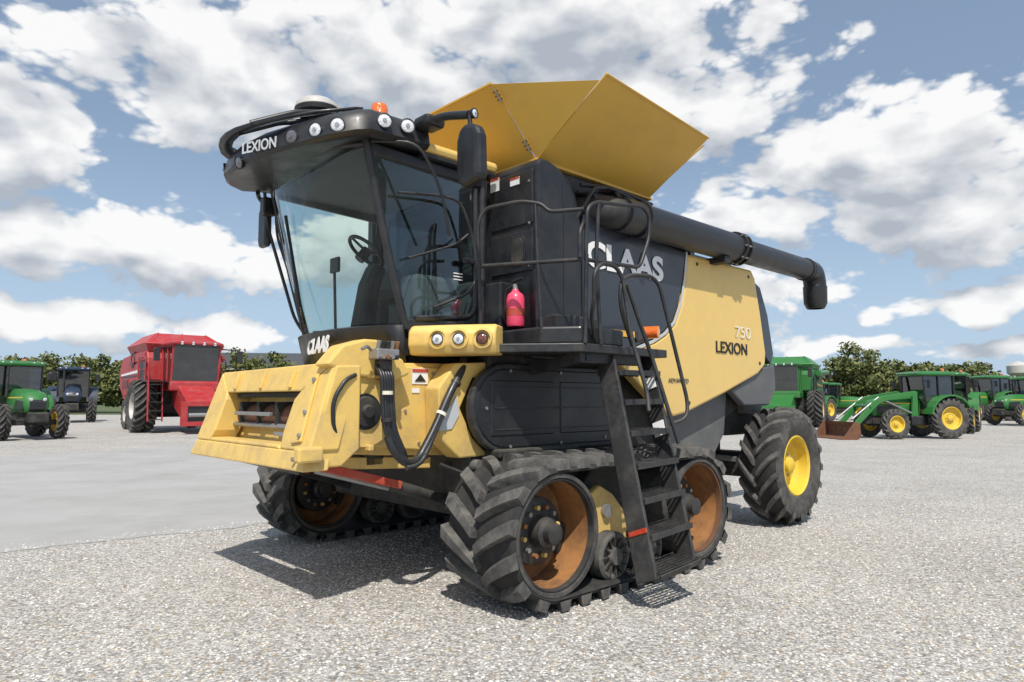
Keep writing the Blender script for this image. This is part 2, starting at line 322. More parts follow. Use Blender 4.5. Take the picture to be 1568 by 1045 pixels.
# ---- grain tank
prism('tank_base',[(.95,3.3),(.93,4.10),(3.67,4.10),(3.65,3.3)],'x',.7,2.6,FRM,.03)
prism('tank_shoulder',[(.78,3.45),(.8,3.62),(.95,3.72),(3.65,3.72),(3.8,3.62),(3.82,3.45)],'x',1.1,3.3,BLK,.03)
T=.012
def flap(nm,pts,m=OCH): return mk(nm,pts,[tuple(range(len(pts)))],m,0,solid=T)
flap('tank_flap_left',[(.65,.9,4.12),(2.55,.9,4.10),(2.66,.15,4.66),(.72,.06,4.73)])
flap('tank_flap_front',[(.65,.92,4.12),(.65,3.68,4.12),(.15,3.6,4.78),(.15,1.02,4.78)])
flap('tank_gusset_front_left',[(.655,.905,4.12),(.155,1.018,4.78),(.70,.12,4.685)])
flap('tank_flap_right',[(.65,3.7,4.12),(2.55,3.7,4.10),(2.66,4.45,4.66),(.72,4.54,4.73)])
flap('tank_gusset_front_right',[(.655,3.695,4.12),(.155,3.602,4.78),(.69,4.48,4.685)])
flap('tank_flap_rear',[(2.58,.95,4.12),(2.58,3.65,4.12),(3.1,3.6,4.72),(3.1,1.02,4.72)])
flap('tank_gusset_rear_left',[(2.57,.93,4.12),(3.08,1.02,4.715),(2.68,.22,4.60)])
flap('tank_gusset_rear_right',[(2.57,3.67,4.12),(3.08,3.58,4.715),(2.68,4.38,4.60)])
box('tank_rim',(.62,2.6),(.88,3.72),(4.085,4.118),OCH,.004)
beam('tank_flap_edge_fold',(.72,.055,4.73),(2.66,.145,4.66),(0,1,1),.03,.02,OCH,.004)
beam('tank_flap_edge_front',(.145,1.02,4.785),(.145,3.6,4.785),(1,0,0),.02,.025,OCH,.004)
for k in range(2):
    t=.10+k*.66; e0=Vector((.65,.915,4.12)); e1_=Vector((.15,1.018,4.78)); a=e0.lerp(e1_,t); b=e0.lerp(e1_,t+.17)
    n=Vector((-.018,-.006,-.008)); cyl(f'flap_hinge_{k}',a+n,b+n,.010,STL,8)
    beam(f'flap_hinge_leaf_{k}',a+n*.8,b+n*.8,(0,1,0),.08,.004,OCH,0)
    for q,dy in enumerate((-.028,.028)):
        for j in range(3):
            t0=a.lerp(b,.2+.3*j)+n*1.0; cyl(f'flap_rivet_{k}_{q}_{j}',t0+Vector((0,dy,0)),t0+Vector((-.010,dy,0)),.006,CHS,6)
# ---- unloading auger
tube('auger_pivot_tube',[(1.30,1.2,3.5),(1.35,.85,3.72),(1.5,.62,3.67),(1.9,.6,3.67)],.165,FRM,.25,20)
cyl('auger_tube_inner',(1.6,.6,3.67),(4.05,.6,3.67),.185,BLK,32)
cyl('auger_tube_outer',(4.05,.6,3.67),(6.25,.6,3.67),.16,BLK,32)
for k,x in enumerate((1.9,3.98,4.10,6.1)): cyl(f'auger_flange_{k}',(x,.6,3.67),(x+.03,.6,3.67),.215 if x<5 else .175,FRM,32)
for k in range(8):
    a=k*math.pi/4; cyl(f'auger_flange_bolt_{k}',(3.95,.6+.2*math.cos(a),3.67+.2*math.sin(a)),(4.16,.6+.2*math.cos(a),3.67+.2*math.sin(a)),.012,STL,6)
tube('auger_elbow',[(6.2,.6,3.67),(6.42,.6,3.66),(6.48,.6,3.5),(6.48,.6,3.42)],.165,BLK,.2,24)
lathe('auger_spout',[(.15,0),(.175,.02),(.17,.28),(.13,.36),(.12,.36),(.15,.26)],(6.48,.6,3.46),(0.0,0,-1),BLK,28)
for k,(x,z) in enumerate(((1.3,3.9),(1.7,4.0),(2.2,3.95),(2.6,3.9))):
    tube(f'auger_support_{k}',[(x,.95,z),(x,.72,z-.05),(x+.1,.62,3.68)],.03,FRM,.06)
tube('hydraulic_line_top',[(1.2,.8,3.95),(1.6,.72,3.98),(2.2,.74,3.92),(2.7,.8,3.88),(3.2,.9,3.8)],.022,FRM,.1)
tube('hydraulic_line_top_2',[(1.2,.84,3.88),(1.7,.76,3.9),(2.4,.74,3.86),(3.1,.85,3.84)],.018,FRM,.1)
tube('hydraulic_line_top_3',[(1.05,.78,3.5),(1.15,.66,3.75),(1.3,.70,3.92),(1.8,.78,4.02),(2.5,.82,4.0)],.02,BLK,.15)
box('auger_cradle',(3.6,3.75),(.5,1.1),(3.42,3.5),FRM,.01)
# ---- cab
def arc(u_side,u_mid,v0,v1,z,n=12):
    o=[]
    for k in range(n+1):
        t=k/n; w=1-(2*t-1)**2; w=w**.8
        o.append(Vector((u_side+(u_mid-u_side)*w, v0+(v1-v0)*t, z)))
    return o
cv0,cv1=1.36,3.24
bot=arc(-.60,-.86,cv0,cv1,2.36); mid=arc(-.84,-1.13,cv0,cv1,3.15); top=arc(-1.04,-1.32,cv0,cv1,3.98)
n=len(bot); v=bot+mid+top; f=[(r*n+i,r*n+i+1,(r+1)*n+i+1,(r+1)*n+i) for r in range(2) for i in range(n-1)]
mk('windscreen',v,f,GLS,0,True,ang=80)
sk=arc(-.66,-.93,cv0-.06,cv1+.06,2.36); sk2=arc(-.60,-.84,cv0-.02,cv1+.02,2.04); sk0=arc(-.58,-.84,cv0,cv1,2.38)
v=sk0+sk+sk2; f=[(r*n+i,r*n+i+1,(r+1)*n+i+1,(r+1)*n+i) for r in range(2) for i in range(n-1)]
mk('cab_front_skirt',v,f,BLK,0,True,ang=50,solid=.02)
box('cab_floor',(-.62,.35),(cv0,cv1),(2.10,2.36),FRM,.02)
mk('cab_side_glass_near',[(-.60,cv0,2.40),(.27,cv0,2.42),(.29,cv0,3.86),(-1.02,cv0,3.95),(-.83,cv0,3.15)],[(0,1,2,3,4)],GLD)
mk('cab_side_glass_far',[(-.60,cv1,2.40),(.27,cv1,2.42),(.29,cv1,3.86),(-1.02,cv1,3.95),(-.83,cv1,3.15)],[(0,1,2,3,4)],GLS)
mk('cab_rear_glass',[(.32,cv0+.15,2.9),(.32,cv1-.15,2.9),(.32,cv1-.15,3.85),(.32,cv0+.15,3.85)],[(0,1,2,3)],GLD)
box('cab_rear_wall',(.30,.34),(cv0,cv1),(2.36,2.9),INT,.01)
for nm,y in (('near',cv0-.012),('far',cv1+.012)):
    yo=y-.02 if nm=='near' else y+.02
    tube('a_pillar_'+nm,[(-.60,y,2.34),(-.84,y,3.15),(-1.05,y,4.0)],.038,BLK,.3,10)
    tube('b_pillar_'+nm,[(.30,y,2.34),(.31,y,4.0)],.05,BLK,.1,8)
    tube('door_frame_'+nm,[(-.52,yo,2.44),(.20,yo,2.50),(.235,y,3.1),(.22,y,3.82)],.028,BLK,.15,8)
    beam('cab_sill_'+nm,(-.6,y,2.37),(.33,y,2.37),(0,0,1),.12,.06,BLK,.015)
    beam('cab_header_'+nm,(-1.05,y,3.93),(.33,y,3.88),(0,0,1),.10,.06,BLK,.015)
tube('windscreen_header',[p+Vector((0,0,-.02)) for p in top],.03,BLK,.02,8)
box('cab_ceiling',(-1.05,.33),(cv0,cv1),(3.92,3.97),INT,.01)
prism('driver_seat_base',[(-.05,2.36),(.25,2.36),(.25,2.75),(-.05,2.75)],'y',2.1,2.5,FRM,.03)
prism('driver_seat_cushion',[(-.20,2.75),(.28,2.72),(.28,2.86),(-.20,2.88)],'y',2.02,2.58,SEAT,.05)
prism('driver_seat_back',[(.12,2.85),(.26,2.85),(.33,3.5),(.22,3.52)],'y',2.04,2.56,SEAT,.05)
box('driver_armrest',(-.25,.15),(1.86,1.98),(2.98,3.06),SEAT,.03)
box('control_console',(-.35,.2),(1.55,1.84),(2.36,2.92),INT,.05)
box('training_seat',(.0,.28),(2.72,3.12),(2.4,2.80),SEAT,.05)
box('training_seat_back',(.2,.28),(2.72,3.12),(2.8,3.2),SEAT,.04)
prism('steering_console',[(-.56,2.36),(-.36,2.36),(-.30,2.85),(-.22,3.08),(-.36,3.12),(-.46,2.9)],'y',2.24,2.46,FRM,.04)
def torus(name,c,ax,R,r,mat,sc=1):
    ax,e1,e2=frame(ax); c=Vector(c); v=[];f=[];A=36;B=8
    for i in range(A):
        a=2*math.pi*i/A; d=e1*math.cos(a)+e2*math.sin(a)
        for j in range(B):
            b=2*math.pi*j/B; v.append(c+d*(R+r*math.cos(b))+ax*r*math.sin(b))
    for i in range(A):
        for j in range(B): f.append((i*B+j,((i+1)%A)*B+j,((i+1)%A)*B+(j+1)%B,i*B+(j+1)%B))
    return mk(name,v,f,mat,0,True,ang=80)
sw=Vector((-.42,2.35,3.24)); sax=Vector((.62,-.1,.78))
torus('steering_wheel',sw,sax,.21,.020,BLK)
_,e1,e2=frame(sax)
for k in range(3):
    a=k*2.094+.5; cyl(f'steering_spoke_{k}',sw,sw+(e1*math.cos(a)+e2*math.sin(a))*.2,.015,BLK,8)
cyl('steering_hub',sw-sax*.12,sw+sax*.02,.055,BLK,16)
box('display_screen',(-.50,-.46),(2.80,2.98),(3.08,3.25),BLK,.015)
tube('display_stalk',[(-.45,2.90,2.4),(-.48,2.90,3.1)],.016,BLK,.02)
for k in range(3): tube(f'console_lever_{k}',[(-.2+.08*k,1.7,2.9),(-.24+.08*k,1.7,3.08)],.015,BLK,.02)
tube('windscreen_wiper_arm',[(-.98,2.62,2.40),(-1.06,2.6,2.75),(-1.15,2.55,3.15)],.010,BLK,.02,6)
beam('windscreen_wiper_blade',(-1.02,2.58,2.62),(-1.24,2.50,3.5),(1,0,0),.03,.012,BLK,0)
# roof : visor droops to the front
rp=[(-.48,1.17),(-1.12,1.13),(-1.25,1.17),(-1.42,1.36),(-1.60,1.72),(-1.73,2.05),(-1.78,2.4),(-1.74,2.8),(-1.58,3.15),(-1.35,3.42),(-1.15,3.47),(-.48,3.43)]
def scale_pts(p,s,cx,cy): return [((a-cx)*s+cx,(b-cy)*s+cy) for a,b in p]
def droop(u): return -.15*max(0,min(1,(-u-1.05)/.70))+.02*(u>-.8)
def lev(s,z,cx=-.6): P=scale_pts(rp,s,cx,2.3); return (P,[z+droop(a) for a,b in P])
loft('cab_roof_visor',[lev(.88,3.985),lev(.97,3.985),lev(1.0,4.02),lev(.985,4.12),lev(.965,4.185),lev(.92,4.225),lev(.6,4.26,-.5)],BLK,ang=50)
bl=[p+Vector((0,0,droop(p.x))) for p in arc(-1.15,-1.88,1.35,3.45,4.27)]; bl2=[p+Vector((0,0,droop(p.x))) for p in arc(-1.05,-1.76,1.4,3.4,4.29)]
n=len(bl); mk('roof_brow',bl+bl2,[(i,i+1,n+i+1,n+i) for i in range(n-1)],BLK,0,True,solid=.025)
box('cab_roof_rear',(-.5,.42),(1.22,3.38),(4.0,4.10),YEL,.04)
box('cab_roof_rear_band',(-.5,.40),(1.24,3.36),(3.955,3.998),BLK,.01)
def roof_at(v_):
    P=scale_pts(rp,.99,-.6,2.3)
    for i in range(1,len(P)-2):
        a,b=P[i],P[i+1]
        if a[1]<=v_<=b[1]:
            t=(v_-a[1])/(b[1]-a[1]); nn=Vector((-(b[1]-a[1]),(b[0]-a[0]),0)).normalized(); u=a[0]+(b[0]-a[0])*t; return Vector((u,v_,4.085+droop(u))),nn
for k,vv in enumerate((1.30,1.47,1.69)):
    p,nn=roof_at(vv); ln=[LENS,LENS,DLENS][k]; lamp(f'roof_work_lamp_{k}',p+nn*.012,nn+Vector((0,0,-.12)),.060,lens=ln)
for k,vv in enumerate((3.3,3.12,2.9)):
    p,nn=roof_at(vv); lamp(f'roof_work_lamp_far_{k}',p+nn*.012,nn+Vector((0,0,-.12)),.060)
for k,uu in enumerate((-1.0,-.76)):
    lamp(f'roof_side_lamp_{k}',(uu,1.125,4.11+.02*k),(-.35,-1,-.05),.060)
p,nn=roof_at(2.02); a=math.atan2(nn.y,nn.x)
tr=text('visor_lettering','LEXION',(0,0,0),(rad(90),0,a+rad(90)),.10,SIL,.40,off=.002)
tr.location=(p+nn*.03+Vector((.0,0,-.05)))-(Vector((-nn.y,nn.x,0)))*.20
p,nn=roof_at(2.35); lamp('roof_front_lamp',p+nn*.01+Vector((0,0,-.07)),nn+Vector((0,0,-.3)),.055,lens=DLENS)
c=Vector((-1.15,2.08,4.47))
lathe('positioning_receiver_dome',[(0,-.06),(.12,-.06),(.19,-.04),(.205,0),(.19,.045),(.14,.08),(.07,.095),(0,.1)],c,(-.05,0,1),WRIM,36)
lathe('positioning_receiver_base',[(0,-.09),(.14,-.09),(.2,-.05),(.208,-.01),(.2,.0)],c,(-.05,0,1),FRM,36)
for k,yy in enumerate((1.93,2.23)):
    tube(f'receiver_bracket_{k}',[(-1.1,yy,4.41),(-1.45,yy,4.30),(-1.80,yy+.1,4.13)],.028,BLK,.05)
    tube(f'receiver_bracket_rear_{k}',[(-1.1,yy,4.41),(-.85,yy-.05,4.32),(-.65,yy-.1,4.22)],.026,BLK,.05)
tube('brow_bar',[(-1.25,3.3,4.25),(-1.68,2.9,4.2),(-1.84,2.4,4.16),(-1.2,2.15,4.38)],.018,BLK,.1)
c=(-.72,1.66,4.36); lathe('warning_beacon',[(.085,0),(.085,.10),(.07,.145),(0,.165)],c,(0,0,1),ORG,24); cyl('beacon_base',(-.72,1.66,4.2),(-.72,1.66,4.36),.07,FRM)
tube('mirror_arm',[(-.60,1.18,4.20),(-.52,.9,4.22),(-.47,.62,4.16)],.038,BLK,.08)
box('mirror_arm_housing',(-.66,-.44),(.98,1.2),(4.15,4.25),BLK,.035)
lamp('mirror_arm_lamp',(-.44,.58,4.17),(.2,-1,0),.04)
cyl('mirror_stem',(-.47,.62,4.18),(-.46,.60,3.98),.02,BLK)
prism('mirror_housing',[(.45,3.55),(.68,3.52),(.73,3.59),(.735,3.94),(.70,4.04),(.60,4.07),(.48,4.03),(.445,3.94),(.43,3.60)],'x',-.53,-.40,BLK,.045)
tube('far_mirror_arm',[(-1.15,3.4,3.95),(-1.10,3.5,3.93),(-1.0,3.52,3.85)],.024,BLK,.05)
prism('far_mirror_housing',[(3.42,3.38),(3.6,3.38),(3.63,3.46),(3.63,3.78),(3.58,3.86),(3.44,3.86),(3.41,3.78),(3.40,3.46)],'x',-1.05,-.97,BLK,.035)
tube('far_grab_bar',[(-1.1,3.34,3.95),(-1.02,3.42,3.6),(-.7,3.38,2.6),(-.62,3.28,2.42)],.018,BLK,.1)
tube('far_grab_bar_2',[(-1.0,3.3,3.9),(-.92,3.40,3.5),(-.6,3.36,2.6)],.014,BLK,.1)
box('far_bracket',(-1.12,-.98),(3.3,3.42),(3.7,3.9),BLK,.02)
tube('mirror_stay',[(-1.02,1.34,3.98),(-.7,1.05,3.98),(-.46,1.02,3.6),(-.3,1.1,3.2)],.014,BLK,.15)
# ---- pods and deck
d=Vector((.45,-.68,0)); dn=d.normalized(); nrm=Vector((dn.y,-dn.x,0))
pod0=Vector((-.57,1.33,0)); pod1=pod0+d
if nrm.x>0: nrm=-nrm
def podl(a,b,c_,e): return [(q.x,q.y) for q in (pod0+nrm*a,pod0+d*.5+nrm*b,pod1+nrm*c_,pod1-nrm*.25,pod0-nrm*.3)]
loft('headlamp_pod',[(podl(0,.03,0,0),2.10),(podl(.05,.08,.04,0),2.19),(podl(.04,.07,.03,0),2.30),(podl(-.02,0,-.03,0),2.37)],YEL2,.02)
for k,t in enumerate((.36,.6,.86)):
    p=pod0+d*t+nrm*(.068 if k<2 else .055)+Vector((0,0,2.235))
    lathe(f'pod_lamp_ring_{k}',[(.095,-.02),(.09,.006),(.075,.01),(.065,-.02)],p,nrm,YEL2,28)
    lamp(f'pod_lamp_{k}',p+nrm*.004,nrm,.048,lens=LENS if k<2 else BRN)
deck=[(-.42,1.36),(-.02,.70),(.45,.14),(1.75,.14),(1.75,1.36)]
prism('access_deck',deck,'z',2.12,2.20,FRM,.01)
prism('deck_box',[(.28,1.30),(.28,.50),(.50,.20),(1.12,.20),(1.12,1.30)],'z',2.2,2.36,BLK,.02)
box('deck_front_box',(.3,.48),(1.06,1.3),(2.36,2.85),BLK,.02)
box('deck_side_box',(.5,1.1),(.5,.73),(2.36,2.5),FRM,.02)
beam('deck_bracket',(.5,.25,2.08),(1.4,.25,2.08),(0,0,1),.10,.08,FRM)
beam('deck_bracket_2',(.6,.2,2.1),(.6,1.2,1.95),(0,0,1),.10,.06,FRM)
loft('headlamp_pod_far',[([(-.57,3.27),(-.12,3.95),(.1,3.8),(-.3,3.2)],2.12),([(-.6,3.27),(-.15,3.97),(.1,3.8),(-.3,3.2)],2.24),([(-.55,3.27),(-.1,3.93),(.1,3.8),(-.3,3.2)],2.35)],YEL2,.02)
ec=Vector((.38,.93,2.40)); lathe('extinguisher_bottle',[(0,0),(.08,0),(.088,.02),(.088,.27),(.075,.31),(.038,.34),(.03,.36),(0,.36)],ec,(0,0,1),RED,28)
lathe('extinguisher_label',[(.090,.10),(.090,.17)],ec,(0,0,1),REDL,28)
cyl('extinguisher_valve',ec+Vector((0,0,.35)),ec+Vector((0,0,.41)),.028,STL,12)
beam('extinguisher_handle',ec+Vector((0,.04,.44)),ec+Vector((0,-.10,.46)),(1,0,0),.03,.012,BLK,.002)
beam('extinguisher_lever',ec+Vector((0,.02,.41)),ec+Vector((0,-.10,.41)),(1,0,0),.03,.012,BLK,.002)
tube('extinguisher_hose',[ec+Vector((0,.03,.40)),ec+Vector((-.02,.12,.37)),ec+Vector((-.02,.13,.2)),ec+Vector((0,.1,.08))],.012,BLK,.05)
# ---- ladder
LT0=Vector((.95,.30,2.14)); LB0=Vector((.53,-.45,.24)); RT0=Vector((1.60,.30,2.14)); RB0=Vector((1.12,-.45,.28))
beam('ladder_rail_front',LT0,LB0,(0,1,0),.20,.035,FRM,.008)
beam('ladder_rail_rear',RT0,RB0,(0,1,0),.17,.035,FRM,.008)
for k in range(7):
    t=.10+k*.145; a=LT0.lerp(LB0,t); b=RT0.lerp(RB0,t)
    beam(f'ladder_step_{k}_front_edge',a+Vector((0,-.13,0)),b+Vector((0,-.13,0)),(0,0,1),.05,.012,FRM,.002)
    beam(f'ladder_step_{k}_rear_edge',a+Vector((0,.13,0)),b+Vector((0,.13,0)),(0,0,1),.05,.012,FRM,.002)
    for q in range(5):
        dv=-.09+q*.045; beam(f'ladder_step_{k}_bar_{q}',a+Vector((0,dv,.01)),b+Vector((0,dv,.01)),(0,1,0),.012,.02,FRM,0)
    for q in range(6):
        m=a.lerp(b,(q+.5)/6); beam(f'ladder_step_{k}_cross_{q}',m+Vector((0,-.12,.0)),m+Vector((0,.12,.0)),(0,0,1),.02,.01,FRM,0)
beam('ladder_bottom_plate',LB0+Vector((0,-.13,.05)),RB0+Vector((0,-.13,.05)),(0,0,1),.04,.014,CHS,.004)
beam('ladder_reflector',LT0.lerp(LB0,.80)+Vector((-.02,-.01,0)),LT0.lerp(LB0,.82)+Vector((-.02,-.01,0)),(0,1,0),.18,.012,REDL,.001)
beam('ladder_decal',RT0.lerp(RB0,.35)+Vector((-.03,-.01,0)),RT0.lerp(RB0,.42)+Vector((-.03,-.01,0)),(0,1,0),.12,.01,WHT,0)
beam('ladder_decal_2',RT0.lerp(RB0,.12)+Vector((-.03,-.01,0)),RT0.lerp(RB0,.18)+Vector((-.03,-.01,0)),(0,1,0),.12,.01,WHT,0)
rr=.019
tube('ladder_handrail_front',[(.72,.22,2.2),(.52,.10,2.45),(.44,.0,2.55),(.42,-.02,2.80),(.52,-.02,2.90),(.72,-.02,2.90),(.80,-.04,2.80),(.82,-.10,2.3),(.84,-.26,1.75),(.80,-.30,1.6)],rr,FRM,.09)
tube('ladder_handrail_inner',[(1.05,.05,2.2),(.85,.0,2.45),(.78,-.02,2.6),(.80,-.02,2.78),(.95,-.02,2.85),(1.24,-.04,2.87),(1.34,-.06,2.80),(1.44,-.10,2.4),(1.60,-.18,1.68),(1.55,-.2,1.52),(1.40,-.12,1.47)],rr,FRM,.09)
tube('ladder_handrail_mid',[(.86,-.04,2.75),(.98,-.05,2.5),(1.14,-.1,2.1),(1.28,-.28,1.3)],rr,FRM,.09)
tube('deck_rail_front',[(.02,1.02,2.35),(-.03,1.02,3.35),(.02,.98,3.50),(.20,.66,3.54),(.30,.5,3.5),(.34,.44,3.42),(.5,.16,3.42)],rr,FRM,.08)
tube('deck_rail_front_mid',[(.0,1.02,2.95),(.46,.16,2.95)],rr,FRM,.05)
tube('deck_rail_post',[(.27,.55,3.5),(.27,.52,2.96),(.3,.5,2.3)],rr,FRM,.05)
tube('deck_rail_side',[(.5,.14,2.95),(.5,.12,3.42),(.62,.12,3.5),(1.35,.12,3.60),(1.46,.12,3.52),(1.44,.12,3.3),(1.28,.12,2.98),(.5,.13,2.95)],rr,FRM,.08)
tube('deck_rail_rear_post',[(.50,.13,3.0),(.48,.14,2.2)],rr,FRM,.05)
tube('deck_rail_side_2',[(.66,.12,3.5),(.62,.12,2.95),(.70,.14,2.2)],rr,FRM,.05)
tube('deck_rail_loop',[(.66,.3,3.3),(.5,.16,3.3),(.42,.14,3.2),(.42,.14,2.96)],rr,FRM,.05)
tube('door_grab_bar',[(-.35,1.26,2.55),(.05,1.24,2.72),(.17,1.24,2.9),(.10,1.24,3.30),(-.05,1.25,3.62),(-.3,1.25,3.62),(-.75,1.28,3.56)],.014,FRM,.14)
tube('door_grab_bar_2',[(-.62,1.29,2.98),(-.1,1.25,3.18),(.04,1.24,3.3)],.012,FRM,.1)
box('door_handle',(.02,.16),(1.24,1.30),(3.02,3.07),BLK,.01)
for k in range(3): box(f'door_decal_{k}',(-.05,.06),(1.345,1.352),(2.86+k*.03,2.870+k*.03),WHT,0)
box('marker_panel',(1.15,1.62),(.40,.42),(2.32,2.40),FRM,.005); box('marker_yellow_strip',(1.2,1.55),(.39,.40),(2.33,2.39),ORGP,0)
cyl('side_marker_lamp',(1.78,.45,2.40),(1.84,.30,2.40),.065,ORG,24)
tube('marker_bracket',[(1.6,.42,2.3),(1.8,.44,2.33)],.02,FRM,.02)
# ---- feeder house
prism('feeder_housing',[(-1.36,1.26),(-1.22,1.96),(-.9,2.02),(-.2,2.04),(.2,2.0),(.25,1.16),(-.9,1.22)],'y',1.32,3.28,YEL2,.02)
prism('feeder_side_plate',[(-1.2,1.32),(-1.12,1.94),(-.55,2.00),(-.15,1.98),(-.12,1.6),(.02,1.28),(-.5,1.25)],'y',1.27,1.33,YEL2,.012)
prism('feeder_side_arm',[(-.25,2.03),(.1,2.05),(.30,1.95),(-.05,1.90),(-.2,1.62),(-.05,1.35),(.15,1.18),(-.2,1.17),(-.42,1.35),(-.45,1.8)],'y',1.05,1.26,YEL2,.015)
prism('feeder_silver_decal',[(-.44,1.42),(-.30,1.44),(-.22,1.56),(-.24,1.74),(-.44,1.50)],'y',1.040,1.048,SIL,0)
for k,(a,b,w_,h_) in enumerate(((-1.02,1.84,.14,.06),(-.58,1.84,.17,.14),(-.58,1.76,.08,.04))):
    box(f'feeder_decal_{k}',(a,a+w_),(1.262,1.268),(b,b+h_),WHT,0)
box('feeder_decal_band',(-.58,-.41),(1.257,1.263),(1.945,1.975),SAF,0)
mk('feeder_decal_triangle',[(-.56,1.256,1.86),(-.43,1.256,1.86),(-.495,1.256,1.93)],[(0,1,2)],BTX)
for k,(a,b) in enumerate(((-.9,1.36),(-.7,1.33),(-.5,1.31),(-.3,1.3),(-.8,1.92),(-.35,1.94),(-.65,1.6))): cyl(f'feeder_bolt_{k}',(a,1.27,b),(a,1.255,b),.014,STL,8)
def FP(v_,z_,dd=0): return Vector((-1.70+(z_-1.17)*.33+dd, v_, z_))
def fbar(name,pts,depth,mat=YEL2,bv=.015):
    n=len(pts); v=[FP(*p) for p in pts]+[FP(*p,depth) for p in pts]
    f=[tuple(range(n)),tuple(range(2*n-1,n-1,-1))]+[(i,(i+1)%n,n+(i+1)%n,n+i) for i in range(n)]
    return mk(name,v,f,mat,bv)
fbar('adapter_bottom_bar',[(1.07,1.15),(3.55,1.15),(3.50,1.30),(1.12,1.30)],.22)
fbar('adapter_top_bar',[(1.55,1.77),(3.14,1.77),(3.46,1.98),(1.15,2.0)],.20)
fbar('adapter_left_post',[(1.08,1.302),(1.58,1.302),(1.62,1.44),(1.62,1.70),(1.548,1.772),(1.13,1.998)],.26)
fbar('adapter_right_post',[(3.16,1.302),(3.52,1.302),(3.47,1.978),(3.142,1.772),(3.12,1.70),(3.12,1.40)],.26)
fbar('adapter_inner_lip_bottom',[(1.6,1.30),(3.15,1.30),(3.12,1.335),(1.64,1.335)],.18)
prism('adapter_side_web',[(-1.66,1.17),(-1.42,1.97),(-1.2,1.98),(-1.2,1.3),(-1.36,1.17)],'y',1.10,1.16,YEL2,.015)
prism('adapter_side_web_far',[(-1.66,1.17),(-1.42,1.95),(-1.2,1.96),(-1.2,1.3),(-1.36,1.17)],'y',3.42,3.48,YEL2,.015)
for k,vv in enumerate((1.75,2.35,2.95)): beam(f'adapter_rib_{k}',FP(vv,1.80,-.012),FP(vv,1.95,-.012),(0,1,0),.05,.03,YEL2,.006)
beam('adapter_post_plate',FP(1.30,1.36,-.012),FP(1.38,1.90,-.012),(0,1,0),.16,.024,YEL2,.008)
for k,zz in enumerate((1.24,1.42,1.60,1.86)): cyl(f'adapter_bolt_{k}',FP(1.22+.03*k,zz,-.02),FP(1.22+.03*k,zz,-.045),.018,STL,8)
box('adapter_latch',(-1.76,-1.55),(1.03,1.12),(1.22,1.34),YEL2,.02)
prism('adapter_hook',[(-1.5,1.98),(-1.36,2.14),(-1.15,2.20),(-1.02,2.20),(-.98,2.10),(-.78,2.05),(-.70,1.92),(-.85,1.86),(-1.3,1.9)],'y',1.12,1.34,YEL2,.02)
box('feeder_interior_back',(-1.05,-1.0),(1.4,3.2),(1.26,1.95),CHS,0)
cyl('feeder_drum',(-1.28,1.45,1.54),(-1.28,3.2,1.54),.12,RSD,28)
cyl('feeder_drum_shaft',(-1.42,1.5,1.46),(-1.42,3.18,1.46),.024,STL,12)
for k in range(4):
    yy=1.75+k*.40; box(f'feeder_chain_{k}',(-1.44,-1.22),(yy-.025,yy+.025),(1.46,1.68),CHS,.01)
for k,(y0,y1,z0) in enumerate(((1.64,2.1,1.38),(2.2,3.0,1.55))):
    box(f'feeder_slat_{k}',(-1.48,-1.44),(y0,y1),(z0,z0+.035),STL,.006)
box('feeder_interior_top',(-1.40,-1.0),(1.5,3.2),(1.72,1.76),CHS,.0)
cyl('side_drive_ring',(-1.12,1.26,1.60),(-1.12,1.16,1.60),.29,YEL2,40)
cyl('side_drive_hole',(-1.12,1.17,1.60),(-1.12,1.15,1.60),.15,BLK,32)
lathe('side_drive_flange',[(.13,0),(.12,.03),(.06,.04),(.045,.07),(0,.07)],(-1.12,1.155,1.60),(0,-1,0),CHS,20)
for k in range(9):
    a=1.0+k*.48; p=Vector((-1.12+.30*math.cos(a),1.19,1.60+.30*math.sin(a))); beam(f'drive_guard_rib_{k}',p+Vector((0,.04,0)),p+Vector((0,-.08,0)),(1,0,0),.05,.05,YEL2,.01)
tube('drive_guard_hoop',[(-1.30,1.14,1.32),(-1.44,1.10,1.45),(-1.46,1.08,1.7),(-1.35,1.08,1.86),(-1.25,1.1,1.9)],.018,BLK,.1)
box('coupler_block',(-1.12,-.90),(.99,1.16),(2.03,2.12),STL,.012)
for k in range(5): cyl(f'coupler_fitting_{k}',(-1.10+k*.045,1.02,2.10),(-1.10+k*.045,.99,2.18),.019,[STL,BLK,FRM,STL,RST][k],10)
for k in range(4): cyl(f'coupler_nipple_{k}',(-1.08+k*.045,1.0,2.05),(-1.08+k*.045,.95,2.05),.018,[STL,RST,STL,FRM][k],10)
box('coupler_block_low',(-1.06,-.95),(1.02,1.14),(1.90,2.03),FRM,.01)
tube('coupler_lever',[(-1.16,1.02,2.1),(-1.22,.98,2.13),(-1.28,.96,2.10)],.014,STL,.03)
for k in range(5):
    o=k*.025
    tube(f'hydraulic_hose_{k}',[(-1.07+o,1.08,1.98),(-1.07+o,.99,1.90),(-1.06+o,1.00,1.72),(-1.04+o,.99-.01*(k%2),1.45),(-.96+o,.97,1.28),(-.86+o*.5,.95+o*.5,1.20)],.018,BLK,.15,8)
tube('hose_bundle_sleeve',[(-1.00,1.0,1.40),(-.97,.96,1.28),(-.84,.95,1.16),(-.70,.98,1.20),(-.52,1.0,1.45),(-.35,1.02,1.75),(-.18,1.05,1.97),(-.08,1.15,2.08)],.036,BLK,.18,12)
tube('hose_bundle_second',[(-.86,.93,1.14),(-.70,.95,1.16),(-.55,.98,1.38),(-.38,1.0,1.68),(-.22,1.04,1.93),(-.05,1.2,2.1)],.022,FRM,.18,10)
